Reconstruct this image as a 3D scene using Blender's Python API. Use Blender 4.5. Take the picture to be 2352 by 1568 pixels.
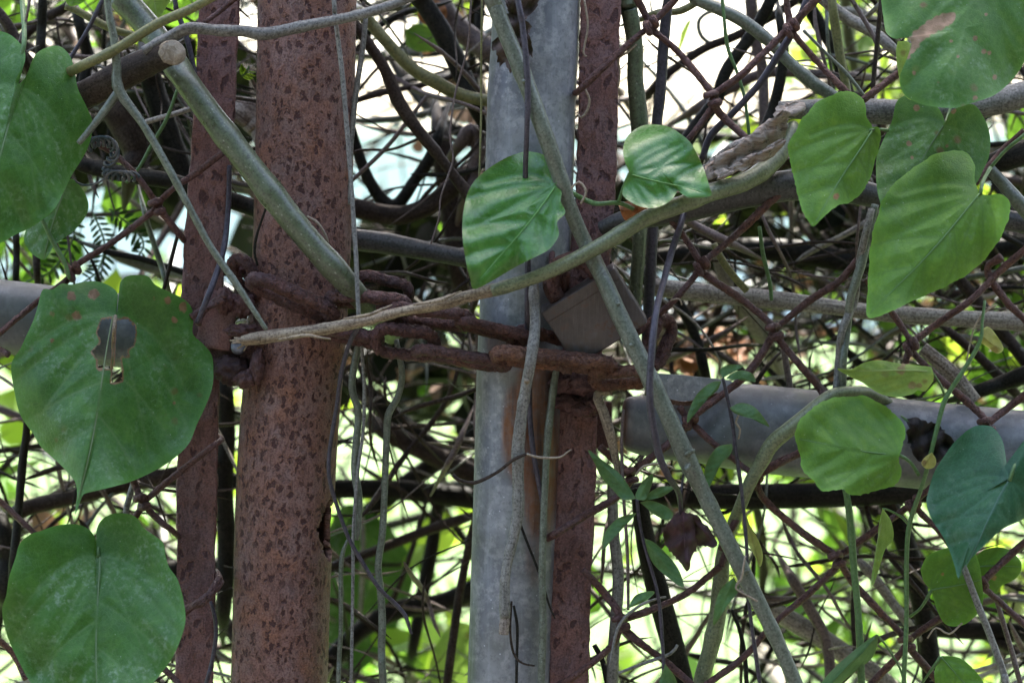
import bpy, bmesh, math, random
import numpy as np
from mathutils import Vector, Matrix, noise as mnoise
for o in list(bpy.data.objects): bpy.data.objects.remove(o, do_unlink=True)
random.seed(7); rng = np.random.default_rng(11)
SC = bpy.context.scene; COL = SC.collection
R = math.radians

# ------------------------------------------------------------------ camera
CAM_D = 2.0                      # metres from the lens to the plane of the gate
U = 0.6382 / 2352                # metres on the gate plane per drawing unit
HROW, ZCAM = 560, 1.25           # drawing row of the horizon, eye height
cam_data = bpy.data.cameras.new('camera'); cam = bpy.data.objects.new('camera', cam_data); COL.objects.link(cam)
cam.location = (0, -CAM_D, ZCAM); cam.rotation_euler = (R(90), 0, 0)
cam_data.sensor_width = 36; cam_data.lens = 36 * CAM_D / 0.6382
cam_data.shift_y = -(784 - HROW) / 2352
cam_data.clip_start = 0.05; cam_data.clip_end = 3000
cam_data.dof.use_dof = True; cam_data.dof.focus_distance = CAM_D - 0.012; cam_data.dof.aperture_fstop = 5.2
SC.camera = cam

# ------------------------------------------------------------------ sky, sun, exposure
SUN_EL, SUN_AZ = 58, 14          # sun stands behind the hedge, a little to the right
w = bpy.data.worlds.new('World'); SC.world = w; w.use_nodes = True
nt = w.node_tree; bg = nt.nodes['Background']
sky = nt.nodes.new('ShaderNodeTexSky'); sky.sky_type = 'NISHITA'; sky.sun_disc = False
sky.sun_elevation = R(SUN_EL); sky.sun_rotation = R(SUN_AZ); sky.air_density = 1.0; sky.dust_density = 4.5; sky.ozone_density = 1.0
nt.links.new(sky.outputs[0], bg.inputs[0]); bg.inputs[1].default_value = 0.15
sd = bpy.data.lights.new('sun', 'SUN'); sd.energy = 3.2; sd.angle = R(0.5); sd.color = (1, 0.95, 0.86)
sun = bpy.data.objects.new('sun', sd); COL.objects.link(sun)
sv = Vector((math.sin(R(SUN_AZ)) * math.cos(R(SUN_EL)), math.cos(R(SUN_AZ)) * math.cos(R(SUN_EL)), math.sin(R(SUN_EL))))
sun.rotation_euler = sv.to_track_quat('Z', 'Y').to_euler(); sun.location = (0, 3, 6)
SC.view_settings.view_transform = 'Standard'; SC.view_settings.look = 'None'
SC.view_settings.exposure = 2.87; SC.view_settings.gamma = 1; SC.view_settings.use_curve_mapping = False
SC.render.engine = 'CYCLES'; SC.cycles.max_bounces = 6; SC.cycles.diffuse_bounces = 3; SC.cycles.glossy_bounces = 2; SC.cycles.transmission_bounces = 3

# ------------------------------------------------------------------ helpers
def P(px, py, y=0.0):
    """a point that stands y metres behind the gate plane"""
    s = (CAM_D + y) / CAM_D
    return Vector(((px - 1176) * U * s, y, ZCAM + (HROW - py) * U * s))
def Pn(px, py, y):
    s = (CAM_D + y) / CAM_D
    return np.stack([(px - 1176) * U * s, y + 0 * px, ZCAM + (HROW - py) * U * s], -1)

def tag(o, label=None, cat=None, group=None, kind=None):
    if label: o['label'] = label
    if cat: o['category'] = cat
    if group: o['group'] = group
    if kind: o['kind'] = kind
    return o
def empty(name, loc, label=None, cat=None, group=None):
    o = bpy.data.objects.new(name, None); COL.objects.link(o); o.location = loc; o.empty_display_size = .02
    return tag(o, label, cat, group)
def link(name, me, mats, parent=None, origin=None):
    """mesh in world coordinates -> object whose origin sits at the thing itself"""
    if parent is not None: origin = parent.location.copy()
    o = bpy.data.objects.new(name, me); COL.objects.link(o)
    if origin is None:
        origin = me.vertices[0].co.copy() if len(me.vertices) else Vector()
    me.transform(Matrix.Translation(-origin))
    if parent is not None: o.parent = parent
    else: o.location = origin
    for m in (mats if isinstance(mats, (list, tuple)) else [mats]): me.materials.append(MAT[m] if isinstance(m, str) else m)
    return o
def mesh_np(name, V, F, uv=None, smooth=True, matidx=None, attrs=None):
    me = bpy.data.meshes.new(name)
    V = np.asarray(V, dtype=np.float32); F = np.asarray(F, dtype=np.int32)
    k = F.shape[1]
    me.vertices.add(len(V)); me.vertices.foreach_set('co', V.ravel())
    me.loops.add(F.size); me.loops.foreach_set('vertex_index', F.ravel())
    me.polygons.add(len(F)); me.polygons.foreach_set('loop_start', np.arange(0, F.size, k, dtype=np.int32))
    me.polygons.foreach_set('loop_total', np.full(len(F), k, dtype=np.int32))
    me.polygons.foreach_set('use_smooth', np.full(len(F), smooth, dtype=bool))
    if matidx is not None: me.polygons.foreach_set('material_index', np.asarray(matidx, dtype=np.int32))
    if uv is not None:
        l = me.uv_layers.new(name='UVMap'); l.data.foreach_set('uv', np.asarray(uv, dtype=np.float32)[F.ravel()].ravel())
    for n, a in (attrs or {}).items():
        at = me.attributes.new(n, 'FLOAT', 'POINT'); at.data.foreach_set('value', np.asarray(a, dtype=np.float32))
    me.update(calc_edges=True); me.validate()
    return me

def spline(pts, step):
    """Catmull-Rom through rows of numbers, resampled about every `step` of the first three columns"""
    p = np.asarray(pts, dtype=float)
    if len(p) == 2: p = np.array([p[0], p[0] * .5 + p[1] * .5, p[1]])
    q = np.vstack([2 * p[0] - p[1], p, 2 * p[-1] - p[-2]])
    out = []
    for i in range(1, len(q) - 2):
        n = max(2, int(np.linalg.norm((q[i + 1] - q[i])[:3]) / step))
        t = np.linspace(0, 1, n, endpoint=False)[:, None]
        a, b, c, d = q[i - 1], q[i], q[i + 1], q[i + 2]
        out.append(.5 * ((2 * b) + (-a + c) * t + (2 * a - 5 * b + 4 * c - d) * t ** 2 + (-a + 3 * b - 3 * c + d) * t ** 3))
    out.append(p[-1][None]); return np.vstack(out)

def sweep(C, rad, sides=10, lump=0.05, seed=0, cap=True, closed=False, rough=0.0):
    """round tube round the line C (n,3); returns V, F, uv (u round, v along, metres)"""
    n = len(C); T = np.gradient(C, axis=0)
    if closed: T = np.roll(C, -1, 0) - np.roll(C, 1, 0)
    T /= np.linalg.norm(T, axis=1)[:, None] + 1e-12
    ref = np.array([0, 1.0, 0]) if abs(T[0][1]) < .8 else np.array([1.0, 0, 0])
    N = np.zeros_like(C); v = ref - T[0] * (ref @ T[0]); N[0] = v / np.linalg.norm(v)
    for i in range(1, n):
        v = N[i - 1] - T[i] * (N[i - 1] @ T[i]); N[i] = v / (np.linalg.norm(v) + 1e-12)
    B = np.cross(T, N)
    L = np.concatenate([[0], np.cumsum(np.linalg.norm(np.diff(C, axis=0), axis=1))])
    ang = np.linspace(0, 2 * np.pi, sides + 1)            # seam doubled, lies at the back (+y)
    r0 = np.random.default_rng(seed); ph = r0.uniform(0, 6.28, 6)
    rm = max(rad.mean(), 1e-5)
    wob = 1 + lump * (np.sin(L / (rm * 5) + ph[0]) + .7 * np.sin(L / (rm * 2.3) + ph[1]))
    wa = 1 + lump * .8 * np.sin(ang[None] * 2 + ph[2] + L[:, None] / (rm * 9)) + lump * .5 * np.sin(ang[None] * 3 + ph[3] + L[:, None] / (rm * 4))
    if rough:
        rn = r0.normal(0, rough, (n, sides + 1)); rn[:, -1] = rn[:, 0]; wa = wa + rn
    wa[:, -1] = wa[:, 0]
    rr = (rad * wob)[:, None] * wa
    V = C[:, None] + rr[..., None] * (np.cos(ang)[None, :, None] * N[:, None] + np.sin(ang)[None, :, None] * B[:, None])
    uv = np.stack(np.broadcast_arrays(ang[None] * rm, L[:, None]), -1).reshape(-1, 2)
    V = V.reshape(-1, 3); k = sides + 1; F = []
    i, j = np.meshgrid(np.arange(n - 1), np.arange(sides), indexing='ij')
    F = np.stack([i * k + j, (i + 1) * k + j, (i + 1) * k + j + 1, i * k + j + 1], -1).reshape(-1, 4)
    if closed:
        j = np.arange(sides); F = np.vstack([F, np.stack([(n - 1) * k + j, j, j + 1, (n - 1) * k + j + 1], -1)])
    elif cap:
        for e, s in ((0, 1), (n - 1, -1)):
            V = np.vstack([V, C[e] + T[e] * rad[e] * .15 * (-s)]); uv = np.vstack([uv, [0, L[e]]]); c = len(V) - 1
            j = np.arange(sides); q = np.stack([e * k + j, e * k + j + 1, np.full(sides, c), np.full(sides, c)], -1)
            if s < 0: q = q[:, ::-1]
            F = np.vstack([F, q])
    return V, F, uv
def tri_fix(V, F, uv, name, **kw):
    """quads whose last two indices coincide become triangles"""
    me = bpy.data.meshes.new(name); fl = [tuple(dict.fromkeys(f)) for f in F.tolist()]
    me.from_pydata(np.asarray(V).tolist(), [], fl); l = me.uv_layers.new(name='UVMap')
    idx = np.zeros(len(me.loops), dtype=np.int32); me.loops.foreach_get('vertex_index', idx)
    l.data.foreach_set('uv', np.asarray(uv, dtype=np.float32)[idx].ravel())
    me.polygons.foreach_set('use_smooth', np.full(len(me.polygons), True)); me.update(); return me
_seed = [0]
def tube_mesh(pts, y=0.0, lump=.022, sides=None, nodes=0.0, rough=0.0, cap=True, name='tube', step=9):
    """pts: (px, py, width[, depth in mm]) -> mesh; y is the depth in mm where a point gives none"""
    _seed[0] += 1
    rows = []
    for p in pts:
        yy = (p[3] if len(p) > 3 else y) / 1000.; s = (CAM_D + yy) / CAM_D
        rows.append([p[0], p[1], 0, p[2], yy])
    a = np.array(rows); wmax = a[:, 3].max()
    q = spline(a[:, [0, 1, 2, 3, 4]], step); s = (CAM_D + q[:, 4]) / CAM_D
    C = Pn(q[:, 0], q[:, 1], q[:, 4]); rad = np.maximum(q[:, 3], 1.5) * .5 * U * s
    r0 = np.random.default_rng(_seed[0])
    n = len(C); t = np.arange(n)
    if wmax > 6:      # slight wander
        wv = np.convolve(r0.normal(0, 1, n + 16), np.ones(9) / 9, 'same')[8:-8]; C[:, 0] += wv * rad * .16 * min(1, lump * 12)
        wv = np.convolve(r0.normal(0, 1, n + 16), np.ones(9) / 9, 'same')[8:-8]; C[:, 1] += wv * rad * .16 * min(1, lump * 12)
    if nodes:
        L = np.concatenate([[0], np.cumsum(np.linalg.norm(np.diff(C, axis=0), axis=1))]); p0 = r0.uniform(.2, .8) * nodes
        while p0 < L[-1]:
            rad = rad * (1 + .1 * np.exp(-((L - p0) / (rad.mean() * .9)) ** 2)); p0 += nodes * r0.uniform(.7, 1.3)
    sides = sides or (16 if wmax > 30 else 10 if wmax > 12 else 7)
    V, F, uv = sweep(C, rad, sides, lump, _seed[0], cap, False, rough)
    return tri_fix(V, F, uv, name)
def stem(name, pts, mat, label, cat, y=0.0, group=None, **kw):
    if name == 'branch' and y >= 50:       # background wood thins out into the thicket at both ends
        def ext(a, b):
            d = math.hypot(a[0] - b[0], a[1] - b[1]) + 1e-6; return (a[0] + (a[0] - b[0]) / d * 80, a[1] + (a[1] - b[1]) / d * 80, a[2] * .25, y + 50)
        pts = [ext(pts[0], pts[1])] + list(pts) + [ext(pts[-1], pts[-2])]
    def run_on(a, b):                      # stems that leave the picture go on beyond it
        d = math.hypot(a[0] - b[0], a[1] - b[1]) + 1e-6; return (a[0] + (a[0] - b[0]) / d * 420, a[1] + (a[1] - b[1]) / d * 420, a[2] * .8, (a[3] if len(a) > 3 else y) + 25)
    off = lambda p: p[0] > 2345 or p[0] < 5 or p[1] < -4 or p[1] > 1572
    pts = list(pts)
    if off(pts[0]): pts = [run_on(pts[0], pts[1])] + pts
    if off(pts[-1]): pts = pts + [run_on(pts[-1], pts[-2])]
    o = link(name, tube_mesh(pts, y, name=name, **kw), mat); return tag(o, label, cat, group)
def stubs(o, pts, spots):
    """little side shoots and leaf scars on a stem o"""
    for (k, ax, ay, ln_, wd) in spots:
        a, b = pts[int(k)], pts[int(k) + 1]; f = k - int(k); px, py, yy = a[0] + (b[0] - a[0]) * f, a[1] + (b[1] - a[1]) * f, (a[3] if len(a) > 3 else 0)
        part_tube('side_shoot', [(px, py, wd * 1.3, yy - 2), (px + ax * ln_ * .5, py + ay * ln_ * .5, wd, yy - 6), (px + ax * ln_, py + ay * ln_, wd * .8, yy - 9)], o.data.materials[0].name, o, lump=.05, step=4)
def part_tube(name, pts, mat, parent, y=0.0, **kw):
    return link(name, tube_mesh(pts, y, name=name, **kw), mat, parent)
# ------------------------------------------------------------------ materials
MAT = {}
class NB:
    def __init__(s, name):
        s.m = bpy.data.materials.new(name); s.m.use_nodes = True; s.t = s.m.node_tree; s.n = s.t.nodes; s.b = s.n['Principled BSDF']; MAT[name] = s.m
        s.out = s.n['Material Output']
    def add(s, typ, **kw):
        n = s.n.new(typ)
        for k, v in kw.items():
            if k.startswith('i_'):
                key = k[2:]; n.inputs[int(key) if key.isdigit() else key.replace('_', ' ')].default_value = v
            else: setattr(n, k, v)
        return n
    def l(s, a, b): s.t.links.new(a, b)
    def coord(s, kind='UV', scale=(1, 1, 1)):
        c = s.add('ShaderNodeTexCoord'); m = s.add('ShaderNodeMapping'); m.inputs['Scale'].default_value = scale
        s.l(c.outputs[kind], m.inputs['Vector']); return m.outputs[0]
    def noise(s, vec, scale=5, detail=4, rough=.55, dist=0):
        n = s.add('ShaderNodeTexNoise', i_Scale=scale, i_Detail=detail, i_Roughness=rough, i_Distortion=dist); s.l(vec, n.inputs['Vector']); return n.outputs[0]
    def vor(s, vec, scale=5, rand=1, feature='F1'):
        n = s.add('ShaderNodeTexVoronoi', feature=feature, i_Scale=scale, i_Randomness=rand); s.l(vec, n.inputs['Vector']); return n.outputs['Distance']
    def ramp(s, fac, stops, interp='LINEAR'):
        r = s.add('ShaderNodeValToRGB'); e = r.color_ramp.elements; r.color_ramp.interpolation = interp
        while len(e) < len(stops): e.new(.5)
        for el, (p, c) in zip(e, stops):
            el.position = p; el.color = (*c, 1) if isinstance(c, tuple) else (c, c, c, 1)
        s.l(fac, r.inputs[0]); return r.outputs[0]
    def mix(s, fac, a, b, blend='MIX'):
        m = s.add('ShaderNodeMix', data_type='RGBA', blend_type=blend)
        for v, i in ((fac, 0), (a, 6), (b, 7)):
            if hasattr(v, 'is_linked') or isinstance(v, bpy.types.NodeSocket): s.l(v, m.inputs[i])
            else: m.inputs[i].default_value = v if i == 0 else (*v, 1)
        return m.outputs[2]
    def math(s, op, a, b=0.0):
        m = s.add('ShaderNodeMath', operation=op)
        for v, i in ((a, 0), (b, 1)):
            if isinstance(v, bpy.types.NodeSocket): s.l(v, m.inputs[i])
            else: m.inputs[i].default_value = v
        return m.outputs[0]
    def bump(s, h, strength=.3, dist=.001, nrm=None):
        b = s.add('ShaderNodeBump', i_Strength=strength, i_Distance=dist); s.l(h, b.inputs['Height'])
        if nrm is not None: s.l(nrm, b.inputs['Normal'])
        return b.outputs[0]
    def fin(s, col, rough=.6, nrm=None, metal=0.0, spec=.5):
        if isinstance(col, bpy.types.NodeSocket): s.l(col, s.b.inputs['Base Color'])
        else: s.b.inputs['Base Color'].default_value = (*col, 1)
        if isinstance(rough, bpy.types.NodeSocket): s.l(rough, s.b.inputs['Roughness'])
        else: s.b.inputs['Roughness'].default_value = rough
        if nrm is not None: s.l(nrm, s.b.inputs['Normal'])
        s.b.inputs['Metallic'].default_value = metal; s.b.inputs['Specular IOR Level'].default_value = spec
        return s.m
    def objrand(s): return s.add('ShaderNodeObjectInfo').outputs['Random']

def bark(name, c1, c2, c3, lent=(.3, .28, .22), lent_amt=.5, streak=0.0, rough=.55, bumpd=.0005, ridge=0.0, spec=.4):
    """skin of a stem: soft blotches, fine dark grit, small pale lenticels; ridge adds lengthwise cracks"""
    n = NB(name); ob = n.coord('Object'); blot = n.noise(ob, 95, 5, .65); fine = n.noise(ob, 620, 4, .7); big = n.noise(ob, 20, 3, .6)
    grain = n.noise(n.coord('UV', (520, 26, 1)), 1, 5, .7, .25)
    c = n.mix(n.ramp(blot, [(.35, 0.), (.65, 1.)]), c1, c2)
    c = n.mix(n.ramp(big, [(.48, 0.), (.7, .6)]), c, tuple(.55 * x + .45 * y for x, y in zip(c1, c3)))
    c = n.mix(n.ramp(grain, [(.5, 0.), (.62, .25 + .65 * ridge)]), c, c3)
    c = n.mix(n.ramp(fine, [(.38, .85), (.5, 0.)]), c, c3)
    c = n.mix(n.ramp(fine, [(.55, 0.), (.7, .45)]), c, tuple(min(1, x * 1.5) for x in c2))
    lv = n.vor(n.coord('UV', (380, 240, 1)), 1); lm = n.math('MULTIPLY', n.ramp(lv, [(.12, lent_amt), (.2, 0.)]), n.ramp(blot, [(.42, 0.), (.55, 1.)])); c = n.mix(lm, c, lent)
    h = n.math('ADD', n.math('MULTIPLY', grain, .1 + .9 * ridge), n.math('MULTIPLY', fine, .25)); h = n.math('ADD', h, n.math('MULTIPLY', lm, .3))
    n.fin(c, n.ramp(blot, [(.3, rough - .08), (.7, rough + .12)]), n.bump(h, .7, bumpd), spec=spec)
bark('bark_green', (.074, .092, .044), (.118, .138, .076), (.046, .042, .024), (.28, .29, .21), .8, rough=.32, spec=.6)
bark('bark_greygreen', (.100, .114, .076), (.165, .182, .135), (.058, .056, .038), (.33, .34, .28), .5, rough=.36, spec=.55)
bark('bark_grey', (.16, .15, .13), (.26, .245, .215), (.058, .051, .042), (.36, .33, .28), .4, ridge=.45)
bark('bark_olive', (.14, .135, .045), (.21, .195, .075), (.075, .078, .03), (.26, .24, .12), .3, rough=.42)
bark('bark_mossy', (.125, .14, .062), (.185, .20, .10), (.06, .07, .032), (.3, .3, .2), .5, rough=.38, spec=.5)
bark('bark_straw', (.25, .185, .115), (.38, .30, .20), (.08, .052, .033), (.12, .08, .055), .3, ridge=.9, bumpd=.001)
bark('bark_dark', (.018, .016, .012), (.034, .031, .023), (.008, .007, .005), (.09, .08, .065), .2, ridge=.6, bumpd=.0008, spec=.1)
bark('bark_brown', (.038, .026, .019), (.068, .049, .036), (.015, .010, .007), (.14, .105, .08), .3, ridge=.6, bumpd=.0008, spec=.12)
bark('bark_pink', (.12, .082, .07), (.19, .14, .12), (.06, .038, .032), (.3, .24, .2), .3, ridge=.3)
bark('bark_purple', (.042, .033, .043), (.075, .062, .074), (.02, .016, .02), (.12, .1, .11), .2, rough=.4, spec=.4)
bark('bark_slate', (.058, .054, .048), (.095, .09, .082), (.024, .022, .018), (.17, .16, .14), .5, ridge=.3, rough=.5, spec=.35)
bark('vine_green', (.075, .145, .042), (.105, .18, .06), (.05, .10, .03), (.18, .22, .11), .2, rough=.45)
bark('bark_dry', (.27, .21, .16), (.44, .375, .315), (.075, .05, .035), (.12, .085, .06), .3, ridge=1.0, rough=.75, bumpd=.0025)
bark('bark_bleached', (.26, .23, .19), (.40, .365, .31), (.11, .09, .07), (.16, .13, .11), .3, ridge=.9, rough=.65, bumpd=.0012)
bark('tendril', (.27, .205, .135), (.35, .28, .20), (.17, .125, .085), (.3, .25, .2), .1)

def rust(name, base1, base2, spot, orange, spots=True, sp=(95, 62), thr=.3, orange_amt=.35, bumpd=.0009, glints=True):
    n = NB(name); ob = n.coord('Object'); fine = n.noise(ob, 900, 3, .6); mid = n.noise(ob, 160, 5, .65); big = n.noise(ob, 34, 4, .6)
    c = n.mix(n.ramp(mid, [(.35, 0.), (.65, 1.)]), base1, base2)
    c = n.mix(n.ramp(big, [(.5, 0.), (.66, orange_amt)]), c, orange)
    c = n.mix(n.ramp(n.noise(ob, 55, 3, .5), [(.46, 0.), (.62, .75)]), c, (base2[0] * .88, base2[1] * 1.08, base2[2] * 1.25))
    c = n.mix(n.ramp(n.noise(n.coord('Object', (26, 26, 7)), 1, 4, .65), [(.5, 0.), (.68, .65)]), c, tuple(x * .5 for x in base1))      # damp, dark runs
    h = n.math('ADD', n.math('MULTIPLY', mid, .6), n.math('MULTIPLY', fine, .35))
    if spots:
        uv = n.coord('UV', (sp[0], sp[1], 1))
        warp = n.add('ShaderNodeVectorMath', operation='ADD'); nz = n.add('ShaderNodeTexNoise', i_Scale=1.6, i_Detail=2); n.l(uv, nz.inputs['Vector'])
        sc = n.add('ShaderNodeVectorMath', operation='SCALE'); sc.inputs['Scale'].default_value = 1.3; n.l(nz.outputs['Color'], sc.inputs[0])
        n.l(uv, warp.inputs[0]); n.l(sc.outputs[0], warp.inputs[1])
        v = n.vor(warp.outputs[0], 1); v = n.math('ADD', v, n.math('MULTIPLY', n.math('SUBTRACT', mid, .5), .35))
        m = n.ramp(v, [(thr - .08, .95), (thr + .03, 0.)])
        b1 = n.ramp(n.noise(n.coord('UV', (sp[0] * 1.25, sp[1] * .8, 1)), 1, 3, .6, .6), [(.55, 0.), (.64, 1.)])
        b2 = n.ramp(n.noise(n.coord('UV', (sp[0] * 3.2, sp[1] * 2.4, 1)), 1, 3, .65, .4), [(.57, 0.), (.66, .8)])
        gate = n.ramp(n.noise(uv, .4, 2, .5), [(.28, .55), (.46, 1.)])
        m = n.math('MAXIMUM', n.math('MULTIPLY', m, gate), n.math('MAXIMUM', n.math('MULTIPLY', b1, .45), n.math('MULTIPLY', b2, .6)))
        c = n.mix(m, c, n.mix(n.ramp(fine, [(.4, 0.), (.6, 1.)]), spot, tuple(x * 1.35 for x in spot)))
        rim = n.ramp(v, [(thr - .02, 0.), (thr + .05, .35), (thr + .14, 0.)])
        c = n.mix(n.math('MULTIPLY', rim, gate), c, orange)
        h = n.math('SUBTRACT', h, n.math('MULTIPLY', m, .9))
    if glints:
        d = n.ramp(n.vor(ob, 210), [(.05, .7), (.09, 0.)]); c = n.mix(n.math('MULTIPLY', d, n.ramp(mid, [(.52, 0.), (.6, 1.)])), c, (.3, .28, .27))  # pale dots paint tiny glints into the rust colour
    c = n.mix(n.ramp(fine, [(.36, .65), (.52, 0.)]), c, tuple(x * .45 for x in base1)); c = n.mix(n.ramp(fine, [(.56, 0.), (.72, .5)]), c, tuple(min(1, x * 1.45) for x in base2))
    n.fin(c, n.ramp(mid, [(.3, .48), (.7, .75)]), n.bump(h, .9, bumpd * 1.3), spec=.35)
rust('rust_post', (.178, .083, .062), (.26, .134, .104), (.038, .011, .010), (.30, .12, .055), sp=(235, 140), thr=.36, orange_amt=.6)
rust('rust_bar', (.155, .070, .058), (.22, .11, .095), (.038, .013, .013), (.23, .09, .045), sp=(120, 70), thr=.28)
rust('rust_chain', (.072, .030, .026), (.14, .066, .056), (.05, .018, .014), (.24, .095, .04), spots=True, sp=(230, 200), thr=.28, bumpd=.002)
rust('rust_orange', (.105, .045, .028), (.18, .085, .055), (.07, .024, .016), (.34, .14, .05), spots=True, sp=(230, 180), thr=.26, bumpd=.002)
rust('rust_wire', (.088, .039, .031), (.138, .066, .054), (.05, .018, .016), (.24, .10, .05), spots=True, sp=(300, 190), thr=.3, bumpd=.0014)
rust('rust_dark', (.03, .012, .01), (.055, .022, .018), (.015, .007, .006), (.14, .05, .02), spots=False, bumpd=.0014)

def galv(name, stain=True, dull=0.0):
    n = NB(name); ob = n.coord('Object'); a = n.noise(ob, 26, 5, .6, .4); b = n.noise(ob, 140, 4, .65); f = n.noise(ob, 800, 2, .5)
    c = n.mix(n.ramp(a, [(.3, 0.), (.7, 1.)]), (.15, .158, .185), (.37, .37, .375))
    c = n.mix(n.ramp(b, [(.48, 0.), (.62, .7)]), c, (.43, .425, .43)); c = n.mix(n.ramp(n.noise(ob, 300, 4, .7), [(.36, .5), (.5, 0.)]), c, (.12, .125, .14))
    c = n.mix(n.ramp(n.vor(ob, 95), [(.1, .35), (.5, 0.)]), c, (.17, .18, .21))
    c = n.mix(n.ramp(n.noise(ob, 17, 4, .65), [(.5, 0.), (.66, .6)]), c, (.17, .17, .15))           # grime and algae
    c = n.mix(n.ramp(n.noise(n.coord('Object', (30, 30, 9)), 1, 4, .6), [(.52, 0.), (.68, .55)]), c, (.14, .175, .12))
    c = n.mix(n.ramp(n.noise(n.coord('Object', (160, 160, 10)), 1, 3, .6), [(.58, 0.), (.75, .4)]), c, (.42, .43, .45))
    c = n.mix(n.ramp(n.vor(ob, 140), [(.045, .75), (.085, 0.)]), c, (.62, .63, .66))
    if dull: c = n.mix(n.ramp(n.noise(ob, 40, 5, .7), [(.35, dull), (.7, dull * .55)]), c, (.085, .085, .08))
    if stain:
        s = n.add('ShaderNodeAttribute', attribute_name='stain').outputs['Fac']
        c = n.mix(n.math('MULTIPLY', s, n.ramp(b, [(.25, .5), (.6, 1.)])), c, n.mix(n.ramp(n.noise(n.coord('Object', (240, 240, 16)), 1, 4, .7), [(.4, 0.), (.6, 1.)]), (.10, .042, .024), (.23, .095, .042)))
    n.fin(c, n.ramp(a, [(.3, .42), (.7, .62)]), n.bump(n.math('ADD', n.math('MULTIPLY', b, .6), n.math('MULTIPLY', f, .3)), .3, .0005), metal=.4, spec=.5)
galv('galvanised'); galv('galvanised_dull', dull=.75)
def lockmat():
    n = NB('lock_metal'); ob = n.coord('Object'); a = n.noise(ob, 60, 5, .65); b = n.noise(n.coord('Generated', (60, 4, 4)), 1, 4, .6); f = n.noise(ob, 500, 3, .6)
    c = n.mix(n.ramp(a, [(.35, 0.), (.65, 1.)]), (.064, .050, .045), (.115, .092, .084)); c = n.mix(n.ramp(n.noise(n.coord('Object', (900, 60, 60)), 1, 4, .7), [(.58, 0.), (.68, .3)]), c, (.17, .145, .13)); c = n.mix(n.ramp(n.noise(ob, 120, 4, .7), [(.55, 0.), (.65, .7)]), c, (.10, .045, .025)); c = n.mix(n.ramp(b, [(.5, 0.), (.7, .4)]), c, (.14, .125, .12))
    c = n.mix(n.ramp(n.noise(ob, 28, 3, .6), [(.55, 0.), (.7, .5)]), c, (.12, .085, .045))
    c = n.mix(n.ramp(n.noise(ob, 38, 3, .6), [(.6, 0.), (.72, .5)]), c, (.19, .2, .26))
    n.fin(c, n.ramp(a, [(.3, .36), (.7, .62)]), n.bump(n.math('ADD', a, n.math('MULTIPLY', f, .3)), .35, .0005), metal=.25, spec=.4)
lockmat()

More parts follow.
